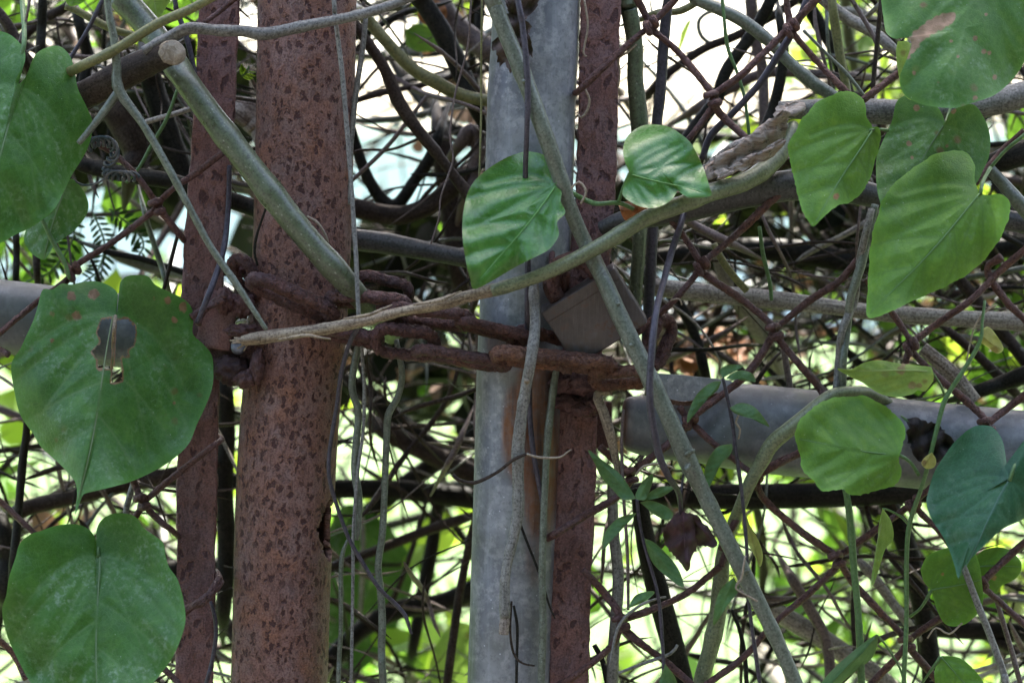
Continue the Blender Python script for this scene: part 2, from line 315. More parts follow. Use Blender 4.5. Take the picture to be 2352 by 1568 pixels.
def leaf(name, c1, c2, vein, edge=None, trans=.32, tcol=(.22, .42, .05), rough=.42, spots=(.2, .085, .035), spot_amt=.0, dust=.25, brown=.0, spec=.28, vein_amt=.3, dustc=(.25, .33, .24)):
    n = NB(name); ob = n.coord('Object'); a = n.noise(ob, 30, 5, .6); f = n.noise(ob, 420, 3, .6); m = n.noise(ob, 120, 4, .65); fine2 = n.noise(ob, 150, 3, .6)
    c = n.mix(n.ramp(a, [(.32, 0.), (.68, 1.)]), tuple(x * .8 for x in c1), tuple(x * 1.1 for x in c2)); c = n.mix(n.ramp(f, [(.35, .35), (.55, 0.)]), c, tuple(x * .55 for x in c1)); c = n.mix(n.ramp(m, [(.5, 0.), (.7, .45)]), c, (c2[0] * 1.5, c2[1] * 1.22, c2[2] * 1.1))
    v = n.add('ShaderNodeAttribute', attribute_name='vein').outputs['Fac']; e = n.add('ShaderNodeAttribute', attribute_name='rim').outputs['Fac']; d = n.add('ShaderNodeAttribute', attribute_name='damage').outputs['Fac']
    cell = n.vor(ob, 330, 1, 'DISTANCE_TO_EDGE'); cells = n.ramp(cell, [(.0, .4), (.08, 0.)]); c = n.mix(cells, c, tuple(.6 * x + .4 * y for x, y in zip(c2, vein)))
    if dust:
        dm = n.math('MULTIPLY', n.ramp(n.noise(ob, 260, 4, .7), [(.5, 0.), (.68, 1.)]), n.ramp(n.noise(ob, 24, 3, .6), [(.42, 0.), (.62, dust)])); c = n.mix(dm, c, dustc)
    c = n.mix(n.math('MULTIPLY', v, vein_amt), c, vein)
    c = n.mix(n.math('MULTIPLY', e, .55), c, edge or tuple(min(1, x * 1.6) for x in c2))
    if spot_amt:
        sv_ = n.math('ADD', n.vor(ob, 62), n.math('MULTIPLY', n.math('SUBTRACT', m, .5), .3))
        sm = n.math('MULTIPLY', n.ramp(sv_, [(.1, 1.), (.2, 0.)]), n.ramp(n.noise(ob, 17, 2, .5), [(.45, 0.), (.56, spot_amt)])); c = n.mix(sm, c, spots)
    dn = n.noise(ob, 210, 5, .7); dd = n.math('ADD', n.math('MULTIPLY', d, 1.0), n.math('MULTIPLY', n.math('SUBTRACT', dn, .5), .75)); dd = n.math('MULTIPLY', dd, n.ramp(d, [(.1, 0.), (.25, 1.)]))
    c = n.mix(n.ramp(dd, [(.46, 0.), (.6, .9)]), c, n.mix(n.ramp(fine2, [(.4, 0.), (.6, 1.)]), spots, tuple(min(1, 1.5 * x + .03) for x in spots)))
    c = n.mix(n.ramp(n.vor(ob, 160), [(.035, .5), (.06, 0.)]), c, (.45, .5, .42))
    h = n.math('ADD', n.math('MULTIPLY', n.math('SUBTRACT', 1.0, cells), .4), n.math('MULTIPLY', f, .25)); h = n.math('ADD', h, n.math('MULTIPLY', m, .45))
    nr = n.bump(h, .5, .0009)
    n.fin(c, n.ramp(a, [(.3, rough - .08), (.7, rough + .08)]), nr, spec=spec)
    t = n.add('ShaderNodeBsdfTranslucent'); t.inputs[0].default_value = (*tcol, 1); n.l(nr, t.inputs['Normal'])
    tc = n.mix(.6, tcol, c); n.l(tc, t.inputs[0])
    mx = n.add('ShaderNodeMixShader'); mx.inputs[0].default_value = trans; n.l(n.b.outputs[0], mx.inputs[1]); n.l(t.outputs[0], mx.inputs[2]); n.l(mx.outputs[0], n.out.inputs['Surface'])
leaf('leaf_dark', (.034, .110, .016), (.052, .142, .024), (.10, .18, .07), trans=.1, rough=.44, dust=.6, vein_amt=.6)
leaf('leaf_dark_worn', (.034, .108, .016), (.052, .140, .024), (.11, .175, .065), trans=.1, rough=.46, dust=.45, spots=(.13, .055, .025), spot_amt=.45, vein_amt=.6)
leaf('leaf_mid', (.080, .185, .018), (.105, .220, .025), (.064, .138, .024), trans=.18, rough=.52, dust=.25, vein_amt=.75)
leaf('leaf_gloss', (.046, .155, .02), (.066, .20, .03), (.085, .22, .045), trans=.12, rough=.27, spec=.5, dust=.05, edge=(.13, .2, .04))
leaf('leaf_spotted', (.046, .128, .024), (.066, .158, .032), (.10, .18, .07), trans=.16, rough=.55, dust=.5, spots=(.17, .085, .055), spot_amt=.7)
leaf('leaf_teal', (.016, .070, .030), (.027, .094, .044), (.07, .15, .10), trans=.1, rough=.4, dust=.15)
leaf('leaf_lime', (.16, .26, .045), (.23, .33, .07), (.24, .32, .09), trans=.3, rough=.5, dust=.1, spots=(.17, .1, .05), spot_amt=.8)
leaf('leaf_small', (.05, .12, .038), (.072, .155, .052), (.12, .2, .08), trans=.2, rough=.5, dust=.2, edge=(.15, .17, .05))
leaf('leaf_yellow', (.34, .31, .07), (.40, .40, .12), (.3, .2, .06), trans=.3, rough=.55, dust=0, spots=(.2, .1, .04), spot_amt=.9)
leaf('leaf_dead', (.058, .026, .030), (.095, .048, .054), (.05, .02, .022), trans=.05, rough=.62, dust=.0, edge=(.12, .06, .05))
leaf('leaf_black', (.018, .014, .014), (.032, .025, .024), (.02, .015, .015), trans=.02, rough=.7, dust=0, edge=(.06, .04, .035))
leaf('leaf_brown', (.055, .036, .031), (.10, .07, .06), (.04, .025, .022), trans=.04, rough=.7, dust=0, edge=(.12, .09, .075))
leaf('leaf_orange', (.22, .085, .03), (.30, .14, .06), (.15, .06, .03), trans=.25, tcol=(.4, .14, .03), rough=.6, dust=0)
def bgleaf(name, c, t, tr=.4):
    n = NB(name); ob = n.coord('Object'); a = n.noise(ob, 9, 3, .6)
    col = n.mix(n.ramp(a, [(.35, 0.), (.65, 1.)]), tuple(x * .7 for x in c), c); n.fin(col, .6, spec=.12)
    tb = n.add('ShaderNodeBsdfTranslucent'); tb.inputs[0].default_value = (*t, 1)
    mx = n.add('ShaderNodeMixShader'); mx.inputs[0].default_value = tr; n.l(n.b.outputs[0], mx.inputs[1]); n.l(tb.outputs[0], mx.inputs[2]); n.l(mx.outputs[0], n.out.inputs['Surface'])
bgleaf('foliage_green', (.06, .12, .03), (.16, .34, .03)); bgleaf('foliage_lime', (.10, .17, .035), (.3, .45, .04), .5); bgleaf('foliage_dark', (.025, .055, .02), (.05, .12, .02), .2); bgleaf('foliage_shade', (.012, .014, .008), (.02, .03, .008), .08); bgleaf('foliage_brown_fleck', (.30, .21, .16), (.3, .16, .08), .2)  # black leaves paint deep shade, pale brown dry bits also imitate sun flecks
n = NB('lawn'); ob = n.coord('Object'); c = n.mix(n.ramp(n.noise(ob, .5, 5, .6), [(.35, 0.), (.65, 1.)]), (.045, .105, .014), (.08, .15, .026)); c = n.mix(n.ramp(n.noise(ob, 2.5, 4, .6), [(.5, 0.), (.7, .5)]), c, (.12, .15, .04)); n.fin(c, .9, n.bump(n.noise(ob, 60, 3, .6), .6, .02))
n = NB('white_render'); ob = n.coord('Object'); c = n.mix(n.ramp(n.noise(ob, .8, 4, .6), [(.4, 0.), (.7, .5)]), (.8, .8, .78), (.68, .67, .63)); n.fin(c, .85)
n = NB('wire_teal'); ob = n.coord('Object'); c = n.mix(n.ramp(n.noise(ob, 120, 3, .6), [(.42, 0.), (.58, 1.)]), (.018, .036, .038), (.10, .092, .08)); n.fin(c, .45)
n = NB('cut_wood'); ob = n.coord('Object'); v = n.noise(ob, 130, 4, .6, 1.5); c = n.mix(n.ramp(v, [(.4, 0.), (.6, 1.)]), (.22, .17, .115), (.40, .33, .25)); c = n.mix(n.ramp(n.vor(ob, 120), [(.12, .75), (.25, 0.)]), c, (.07, .05, .035)); n.fin(c, .8, n.bump(v, .8, .002))
n = NB('bolt_steel'); ob = n.coord('Object'); c = n.mix(n.ramp(n.noise(ob, 180, 3, .6), [(.4, 0.), (.6, 1.)]), (.10, .10, .12), (.2, .21, .25)); n.fin(c, .5, metal=.5)

n = NB('added_drive_grit'); ob = n.coord('Object'); c = n.mix(n.ramp(n.noise(ob, 3, 6, .7), [(.35, 0.), (.65, 1.)]), (.045, .042, .038), (.08, .074, .068)); n.fin(c, .9, n.bump(n.noise(ob, 90, 4, .7), .8, .01))

n = NB('bark_plate'); mp = n.add('ShaderNodeMapping'); tc = n.add('ShaderNodeTexCoord'); mp.inputs['Rotation'].default_value = (0, R(32), 0); mp.inputs['Scale'].default_value = (45, 300, 420); n.l(tc.outputs['Object'], mp.inputs['Vector'])
g1 = n.noise(mp.outputs[0], 1, 5, .7, .5); ob = n.coord('Object'); g2 = n.noise(ob, 160, 4, .65)
c = n.mix(n.ramp(g1, [(.35, 0.), (.65, 1.)]), (.20, .145, .10), (.46, .385, .32)); c = n.mix(n.ramp(g1, [(.36, .9), (.44, 0.)]), c, (.05, .032, .022)); c = n.mix(n.ramp(g2, [(.52, 0.), (.66, .6)]), c, (.32, .2, .13))
n.fin(c, .8, n.bump(n.math('ADD', g1, n.math('MULTIPLY', g2, .4)), 1.0, .003))
# ------------------------------------------------------------------ setting: lawn, far wall
def sheet(name, x0, x1, y0, y1, z, nx, ny, mat, relief=0.0):
    xs = np.linspace(x0, x1, nx); ys = np.linspace(y0, y1, ny); X, Y = np.meshgrid(xs, ys, indexing='ij')
    Z = z + relief * (np.sin(X * .31 + 1) * np.sin(Y * .23) + .4 * np.sin(X * 1.1) * np.sin(Y * .9 + 2))
    i, j = np.meshgrid(np.arange(nx - 1), np.arange(ny - 1), indexing='ij')
    F = np.stack([i * ny + j, (i + 1) * ny + j, (i + 1) * ny + j + 1, i * ny + j + 1], -1).reshape(-1, 4)
    return link(name, mesh_np(name, np.stack([X, Y, Z], -1).reshape(-1, 3), F), mat, origin=Vector((0, 0, 0)))
tag(sheet('ground', -400, 400, -100, 1200, -.02, 90, 130, 'lawn', .03), 'sunlit mown lawn seen through gaps in the hedge', kind='structure')
tag(sheet('added_drive', -60, 60, -9, .3, .045, 60, 12, 'added_drive_grit', .004), 'unseen grey drive added in front of the gate against green bounce light', kind='structure')  # unseen ground added to keep green lawn bounce off the gate
def box_mesh(name, c, s, bev=.0, rot=None, seg=2):
    bm = bmesh.new(); bmesh.ops.create_cube(bm, size=1); bmesh.ops.scale(bm, vec=s, verts=bm.verts)
    if bev: bmesh.ops.bevel(bm, geom=bm.edges[:] + bm.verts[:], offset=bev, segments=seg, affect='EDGES', profile=.6)
    if rot is not None: bmesh.ops.transform(bm, matrix=rot, verts=bm.verts)
    bmesh.ops.translate(bm, vec=c, verts=bm.verts); me = bpy.data.meshes.new(name); bm.to_mesh(me); bm.free(); return me
fw = empty('garden_wall', (0, 46, 0), 'long pale garden wall far behind the hedge, seen as white blur', 'wall')
link('wall_face', box_mesh('wall_face', (0, 46, 1.45), (120, .25, 2.94), .02), 'white_render', fw)
link('coping', box_mesh('coping', (0, 46, 2.98), (120, .4, .1), .02), 'white_render', fw)

# ------------------------------------------------------------------ gate uprights, rails
def upright(name, pts, y, mat, parent=None, sides=64, hole=None, wall=.003, stain=None, fine=(-60, 1640), lump=.006, step=7):
    q = spline(np.array([[p[0], p[1], 0, p[2]] for p in pts], float), 60)
    rows = np.concatenate([np.linspace(q[0, 1], fine[0], 8, endpoint=False), np.arange(fine[0], fine[1], step), np.linspace(fine[1], q[-1, 1], 20)])
    px = np.interp(rows, q[:, 1], q[:, 0]); wd = np.interp(rows, q[:, 1], q[:, 3])
    yy = y / 1000.; C = Pn(px, rows, np.full(len(rows), yy)); rad = wd * .5 * U * (CAM_D + yy) / CAM_D
    V, F, uv = sweep(C, rad, sides, lump, 5, cap=False)
    k = sides + 1; ang = np.tile(np.linspace(0, 360, k), len(rows)); rw = np.repeat(rows, k)
    if hole:
        hr, ha, hh, aw = hole
        fr = rw[F].mean(1); fa = ang[F].mean(1)
        jit = .16 * np.sin(fr * .11) + .1 * np.sin(fr * .31 + 1)
        keep = ((fr - hr) / hh) ** 2 + ((fa - ha) / aw) ** 2 > 1 + jit
        F = F[keep]
        ed = np.sort(np.vstack([F[:, [0, 1]], F[:, [1, 2]], F[:, [2, 3]], F[:, [3, 0]]]), axis=1); ue, ct = np.unique(ed, axis=0, return_counts=True)
        bv = np.unique(ue[ct == 1]); bv = bv[(np.abs(rw[bv] - hr) < hh * 1.4) & (np.abs(ang[bv] - ha) < aw * 1.6)]; Vg = V.reshape(len(rows), k, 3).copy()
        for v_ in bv:                                   # pull the ragged rim on to a smooth torn outline
            th_ = math.atan2((ang[v_] - ha) / aw, (rw[v_] - hr) / hh); f_ = 1 + .05 * math.sin(5 * th_) + .03 * math.sin(11 * th_)
            r_t, a_t = hr + hh * f_ * math.cos(th_), ha + aw * f_ * math.sin(th_); ir = np.interp(r_t, rows, np.arange(len(rows))); ia = a_t / 360 * sides
            i0, j0 = int(ir), int(ia); fr_, fa_ = ir - i0, ia - j0
            V[v_] = (Vg[i0, j0] * (1 - fr_) + Vg[i0 + 1, j0] * fr_) * (1 - fa_) + (Vg[i0, j0 + 1] * (1 - fr_) + Vg[i0 + 1, j0 + 1] * fr_) * fa_
    st = np.zeros(len(V))
    if stain:
        for (sx, sy, rx, ry, a) in stain:
            pxv = V[:, 0] / (U * (CAM_D + V[:, 1]) / CAM_D) + 1176
            st = np.maximum(st, a * np.clip(2.2 - 1.8 * (((pxv - sx) / rx) ** 2 + ((rw - sy) / ry) ** 2), 0, 1))
        st[V[:, 1] > yy] = 0
    me = mesh_np(name, V, F, uv, True, attrs={'stain': st})
    o = link(name, me, mat, parent)
    if wall:
        m = o.modifiers.new('wall', 'SOLIDIFY'); m.thickness = wall; m.offset = -1; m.use_even_offset = False
    return o
GR = 5150   # row of the ground under the gate
post = upright('rusty_post', [(716, -900, 196), (705, 0, 196), (700, 300, 195), (692, 600, 195), (677, 830, 196), (665, 970, 196), (657, 1102, 196), (649, 1300, 195), (641, 1568, 193), (530, GR, 193)], 20, 'rust_post', hole=(1206, 98, 74, 32), wall=.004, sides=128, step=4)
tag(post, 'thick round rusty post with dark pitted speckles and a torn slot, chain round it', 'post')

def angle_iron(name, pts, y, mat, side=1, depth=.022, th=.0045):
    """flat front flange with a second flange running back along one edge"""
    q = spline(np.array([[p[0], p[1], 0, p[2]] for p in pts], float), 60)
    rows = np.concatenate([np.linspace(q[0, 1], -60, 6, endpoint=False), np.arange(-60, 1640, 8), np.linspace(1640, q[-1, 1], 16)])
    px = np.interp(rows, q[:, 1], q[:, 0]); wd = np.interp(rows, q[:, 1], q[:, 3]); yy = y / 1000.; s = (CAM_D + yy) / CAM_D
    C = Pn(px, rows, np.full(len(rows), yy)); hw = wd * .5 * U * s
    prof = [(-1, .0012)] + [(-1 + .05, 0)] + [(t, 0) for t in np.linspace(-.8, .8, 9)] + [(.95, 0), (1, .0012)]
    pr = [(a, b) for a, b in prof]
    back = [(1, depth), (1 - th * 160, depth), (1 - th * 160, th), (-1, th)] if side > 0 else [(1, th), (-1 + th * 160, th), (-1 + th * 160, depth), (-1, depth)]
    pr = pr + back; pr = np.array(pr); k = len(pr)
    r0 = np.random.default_rng(int(wd[0]) + side); n = len(rows)
    sm = lambda a: np.apply_along_axis(lambda c: np.convolve(c, np.ones(4) / 4, 'same'), 0, a)
    ox = sm(r0.normal(0, .0006, (n, k))); oy = sm(r0.normal(0, .0004, (n, k))) 
    X = C[:, 0][:, None] + pr[None, :, 0] * hw[:, None] + ox; Y = yy + pr[None, :, 1] + oy; Z = np.repeat(C[:, 2][:, None], k, 1)
    V = np.stack([X, Y, Z], -1).reshape(-1, 3); uv = np.stack([(pr[None, :, 0] * hw[:, None] + pr[None, :, 1]), Z], -1).reshape(-1, 2)
    i, j = np.meshgrid(np.arange(n - 1), np.arange(k), indexing='ij'); j2 = (j + 1) % k
    F = np.stack([i * k + j, i * k + j2, (i + 1) * k + j2, (i + 1) * k + j], -1).reshape(-1, 4)[:, ::-1]
    me = mesh_np(name, V, F, uv, True); me.set_sharp_from_angle(angle=R(50)); return link(name, me, mat)
tag(angle_iron('rusty_angle_bar', [(518, -900, 96), (502, 0, 95), (488, 300, 94), (474, 480, 95), (465, 650, 94), (458, 850, 92), (454, 1000, 92), (450, 1200, 92), (445, 1568, 88), (380, GR, 88)], 8, 'rust_bar', -1),
    'narrow flat rusty bar standing left of the thick round post', 'bar')
tag(angle_iron('rusty_angle_bar', [(1400, -900, 92), (1380, 0, 92), (1374, 250, 91), (1368, 450, 91), (1345, 700, 94), (1327, 900, 96), (1320, 1084, 97), (1313, 1296, 95), (1307, 1544, 92), (1230, GR, 92)], 4, 'rust_bar', 1),
    'narrow flat rusty bar standing right of the galvanised pipe and behind the padlock', 'bar')

gate = empty('gate_frame', P(1000, GR, .012), 'galvanised grey steel gate frame, upright pipe and flattened right hand rail', 'gate')
upright('upright_pipe', [(1260, -900, 176), (1233, 0, 178), (1222, 200, 180), (1216, 400, 180), (1205, 680, 180), (1196, 850, 178), (1188, 1100, 176), (1178, 1350, 174), (1170, 1568, 173), (1040, GR, 173)], 14, 'galvanised', gate, sides=56, wall=.003,
        stain=[(1190, 985, 34, 120, 1.), (1235, 1050, 45, 190, .95), (1240, 880, 60, 60, .9), (1180, 790, 60, 40, .55), (1222, 1230, 20, 110, .4)])
# sleeve ring where a wider pipe slides over the upright
V, F, uv = sweep(np.array([Pn(np.array(1204.), np.array(r_), .014) for r_ in (676, 684, 700, 716, 722)]), np.array([91.6, 93.4, 93.2, 93.0, 91.2]) * U, 56, .003, 3, cap=False)
link('sleeve', mesh_np('sleeve', V, F, uv, attrs={'stain': np.zeros(len(V))}), 'galvanised', gate)
def rail(name, secs, mat, parent, sides=40, dents=(), rusty=True):
    q = spline(np.array([[s[0], s[1], 0, s[2], s[3], s[4]] for s in secs], float), 10)
    ang = np.linspace(0, 2 * np.pi, sides + 1); yy = q[:, 5] / 1000.
    s = (CAM_D + yy) / CAM_D
    C = Pn(q[:, 0], q[:, 1], yy); hz = q[:, 3] * .5 * U * s; hy = q[:, 4] / 1000.
    sg = lambda a, e: np.sign(a) * np.abs(a) ** e
    V = np.stack([np.repeat(C[:, 0][:, None], sides + 1, 1), C[:, 1][:, None] + hy[:, None] * sg(np.cos(ang), .9)[None], C[:, 2][:, None] + hz[:, None] * sg(np.sin(ang), .9)[None]], -1)
    for (dx, da, rx, ra, amt) in dents:
        wgt = amt * np.exp(-((q[:, 0] - dx) / rx) ** 2)[:, None] * np.exp(-((np.degrees(ang) - da) / ra) ** 2)[None]
        V[..., 1] += wgt
    uv = np.stack([np.broadcast_to(C[:, 0][:, None], V.shape[:2]), np.broadcast_to(ang[None] * .027, V.shape[:2])], -1).reshape(-1, 2)
    n, k = V.shape[:2]; V = V.reshape(-1, 3); i, j = np.meshgrid(np.arange(n - 1), np.arange(sides), indexing='ij')
    F = np.stack([i * k + j, (i + 1) * k + j, (i + 1) * k + j + 1, i * k + j + 1], -1).reshape(-1, 4)
    st = np.zeros(len(V)); pxv = np.repeat(q[:, 0], k); st = np.clip((1452 - pxv) / 24, 0, 1) * (.9 if rusty else 0)
    return link(name, mesh_np(name, V, F, uv, attrs={'stain': st}), mat, parent)
rail('rail_pipe', [(1427, 972, 6, 3, 16), (1430, 972, 84, 8, 14), (1440, 973, 120, 11, 12), (1480, 977, 138, 13, 10), (1540, 985, 142, 15, 9), (1600, 982, 160, 19, 12), (1655, 978, 190, 24, 17), (1740, 984, 202, 27, 20), (1900, 1000, 203, 27.5, 20), (2352, 1044, 203, 27.5, 20), (3600, 1160, 203, 27.5, 20)], 'galvanised_dull', gate,
     dents=[(1590, 160, 40, 30, .007), (1640, 205, 60, 26, -.004), (1860, 190, 70, 30, .003)])
def plate(name, poly, y, th, mat, parent=None, bow=0.0, bev=.0008):
    bm = bmesh.new(); cx = sum(p[0] for p in poly) / len(poly); cy = sum(p[1] for p in poly) / len(poly)
    q = spline(np.array([[p[0], p[1], 0] for p in poly + poly[:1]], float), 8)[:-1]
    vs = [bm.verts.new(P(a, b, y / 1000. + bow * ((b - cy) / 60) ** 2)) for a, b, _ in q]
    f = bm.faces.new(vs)
    r_ = bmesh.ops.extrude_face_region(bm, geom=[f]); bmesh.ops.translate(bm, vec=(0, th, 0), verts=[v for v in r_['geom'] if isinstance(v, bmesh.types.BMVert)])
    bmesh.ops.recalc_face_normals(bm, faces=bm.faces); bmesh.ops.triangulate(bm, faces=[f_ for f_ in bm.faces if len(f_.verts) > 4])
    me = bpy.data.meshes.new(name); bm.to_mesh(me); bm.free(); return link(name, me, mat, parent)
plate('crimped_lip', [(1506, 857), (1560, 861), (1610, 866), (1662, 872), (1690, 882), (1650, 900), (1612, 912), (1578, 920), (1532, 914), (1512, 890)], -9, .0035, 'galvanised', gate, bow=.004)
plate('rust_lip', [(1520, 912), (1578, 922), (1648, 902), (1640, 914), (1584, 931), (1536, 927)], -6, .004, 'rust_orange', gate)
link('weld_tab', box_mesh('weld_tab', P(1340, 975, .022), (.036, .006, .03), .002), 'rust_chain', gate)
rail_l = rail('side_rail', [(-1300, 560, 170, 23, 30), (-300, 688, 170, 23, 30), (0, 726, 170, 23, 30), (260, 757, 170, 23, 30), (440, 778, 168, 23, 30), (452, 779, 150, 20, 30)], 'galvanised_dull', None, rusty=False)
tag(rail_l, 'short grey galvanised rail running in from the left edge behind the holed leaf', 'rail')

# ------------------------------------------------------------------ bracket, chain, padlock
brk = empty('hinge_bracket', P(530, 880, .0), 'rusted bracket with grey bolt head joining flat bar and thick post', 'bracket')
def lump_mesh(name, px, py, y, rx, ry, rz, seed, sub=4, amp=.3, freq=3.0):
    bm = bmesh.new(); bmesh.ops.create_icosphere(bm, subdivisions=sub, radius=1); c = P(px, py, y / 1000.)
    for v in bm.verts:
        n_ = mnoise.noise(v.co * freq + Vector((seed, seed * 2, 0))) * amp + mnoise.noise(v.co * freq * 2.5 + Vector((0, seed, seed))) * amp * .5 + mnoise.noise(v.co * freq * 6 + Vector((seed, 0, 3))) * amp * .35
        d = v.co * (1 + n_); v.co = Vector((d.x * rx * U, d.y * ry, d.z * rz * U)) + c
    me = bpy.data.meshes.new(name); bm.to_mesh(me); bm.free()
    for p in me.polygons: p.use_smooth = True
    return me
link('plate', box_mesh('plate', P(545, 815, .004), (.038, .006, .031), .002), 'rust_chain', brk)
link('tab', box_mesh('tab', P(500, 735, -.001), (.022, .005, .036), .002, Matrix.Rotation(R(10), 4, 'Y')), 'rust_bar', brk)
for i, (a, b, c_, rx, rz) in enumerate([(565, 868, -6, 30, 22), (530, 850, -4, 38, 34), (592, 840, -8, 16, 40), (560, 760, -10, 40, 16), (515, 690, -6, 22, 30), (556, 700, -2, 28, 30), (548, 620, 14, 44, 18), (590, 640, 10, 30, 26)]):
    link('weld_lump', lump_mesh('weld_lump', a, b, c_, rx, .008, rz, i + 1), 'rust_chain' if i != 1 else 'rust_dark', brk)
V, F, uv = sweep(np.array([P(548, 796, -.004), P(547, 796, -.009), P(547, 796, -.0125), P(547, 796, -.0135)]), np.array([17, 17, 15, 7]) * U, 18, .03, 2)
link('bolt_head', tri_fix(V, F, uv, 'bolt_head'), 'bolt_steel', brk)

def chain_link(parent, px, py, y, ang, L, Wd, rod, roll=0, tilt=0, mat='rust_chain', seed=0, name='link'):
    """oblong ring; ang in the picture plane, roll turns it about its long axis, tilt pushes its right end back"""
    a = R(ang); u = Vector((math.cos(a), math.sin(R(tilt)), -math.sin(a))).normalized(); yv = Vector((0, 1, 0)); v = u.cross(yv).normalized(); wv = v.cross(u)
    v = Matrix.Rotation(R(roll), 3, u) @ v
    hl, hw = (L - Wd) * .5, (Wd - rod) * .5; pts = []
    for k in range(13): t = -math.pi / 2 + math.pi * k / 12; pts.append((hl + hw * math.cos(t), hw * math.sin(t)))
    for k in range(1, 6): pts.append((hl - 2 * hl * k / 6, hw))
    for k in range(13): t = math.pi / 2 + math.pi * k / 12; pts.append((-hl + hw * math.cos(t), hw * math.sin(t)))
    for k in range(1, 6): pts.append((-hl + 2 * hl * k / 6, -hw))
    c = P(px, py, y / 1000.); s = U * (CAM_D + y / 1000.) / CAM_D
    C = np.array([c + u * (p[0] * s) + v * (p[1] * s) for p in pts])
    C = np.vstack([spline(np.vstack([C, C[:1]]), .0022)[:-1]])
    V, F, uv = sweep(C, np.full(len(C), rod * .5 * s), 16, .05, seed + 3, closed=True, rough=.085)
    return link(name, mesh_np(name, V, F, uv), mat, parent)
chain = empty('rusty_chain', P(900, 840, -.02), 'heavy rusty chain wound round the post and held by the padlock', 'chain')
CH = [ # px, py, y(mm), angle, length, width, rod, roll, tilt
    (565, 640, 2, 70, 130, 84, 36, 40, 20), (672, 684, -26, 24, 236, 92, 40, 64, 8), (845, 690, -22, 4, 200, 86, 36, 74, 6),
    (880, 664, 12, 14, 150, 74, 34, 20, 10), (985, 728, -24, 6, 215, 84, 38, 58, 4), (1135, 758, -24, 14, 190, 84, 36, 78, 4), (1245, 790, -12, 16, 170, 84, 36, 40, 20),
    (800, 772, -20, 10, 170, 78, 34, 72, 6), (930, 786, -26, 6, 165, 88, 36, 20, 4), (1060, 822, -26, 9, 235, 84, 36, 76, 4), (1268, 828, -34, 6, 290, 84, 42, 70, 4),
    (1425, 868, -26, -4, 150, 88, 36, 58, -10), (1512, 786, -8, -68, 140, 84, 38, 40, 10)]
for i, c_ in enumerate(CH): chain_link(chain, *c_[:6], c_[6] * .8, *c_[7:], seed=i, mat='rust_orange' if i in (10, 11) else 'rust_chain')
for i, (a, b, rx) in enumerate([(1340, 838, 24), (1372, 850, 22), (1398, 838, 18), (1300, 836, 20)]):
    link('rust_flake', lump_mesh('rust_flake', a, b, -33, rx, .006, 20, i + 30, 3, .5, 4), 'rust_orange', chain)

lock = empty('padlock', P(1365, 760, -.03), 'square brown steel padlock hanging tilted from the chain', 'padlock')
lr = Matrix.Rotation(R(10), 4, 'X') @ Matrix.Rotation(R(-32), 4, 'Y')      # corner up, face tipped to the sky
lc = P(1365, 722, -.026)
link('body', box_mesh('body', lc, (192 * U, .02, 148 * U), .0016, lr, 3), 'lock_metal', lock)
link('edge_plate', box_mesh('edge_plate', lc + lr.to_3x3() @ Vector((0, -.0005, 60 * U)), (193.4 * U, .0208, 28 * U), .0012, lr, 3), 'lock_metal', lock)
ax, az = lr.to_3x3() @ Vector((1, 0, 0)), lr.to_3x3() @ Vector((0, 0, 1))
t = np.linspace(0, np.pi, 19); hx = 52 * U
C = [lc + az * (60 * U) + ax * (-hx)] + [lc + az * ((88 + 52 * math.sin(a)) * U) + ax * (-hx * math.cos(a)) for a in t] + [lc + az * (60 * U) + ax * hx]
V, F, uv = sweep(np.array(C), np.full(len(C), 19 * U), 14, .05, 8, rough=.02)
link('shackle', tri_fix(V, F, uv, 'shackle'), 'rust_chain', lock)
# coil of rusted tie wire above the lock
tie = empty('tie_wire', P(1275, 640, -.01), 'coil of rusty tie wire above the padlock', 'wire')
tt = np.linspace(0, 9 * math.pi, 150)
C = np.array([P(1262 + i_ * .28, 640 + 46 * math.sin(a) - 20 * math.cos(a * .2), -.008 + .016 * math.cos(a)) for i_, a in enumerate(tt)])
V, F, uv = sweep(C, np.full(len(C), 7 * U), 8, .06, 9); link('coil', tri_fix(V, F, uv, 'coil'), 'rust_chain', tie)

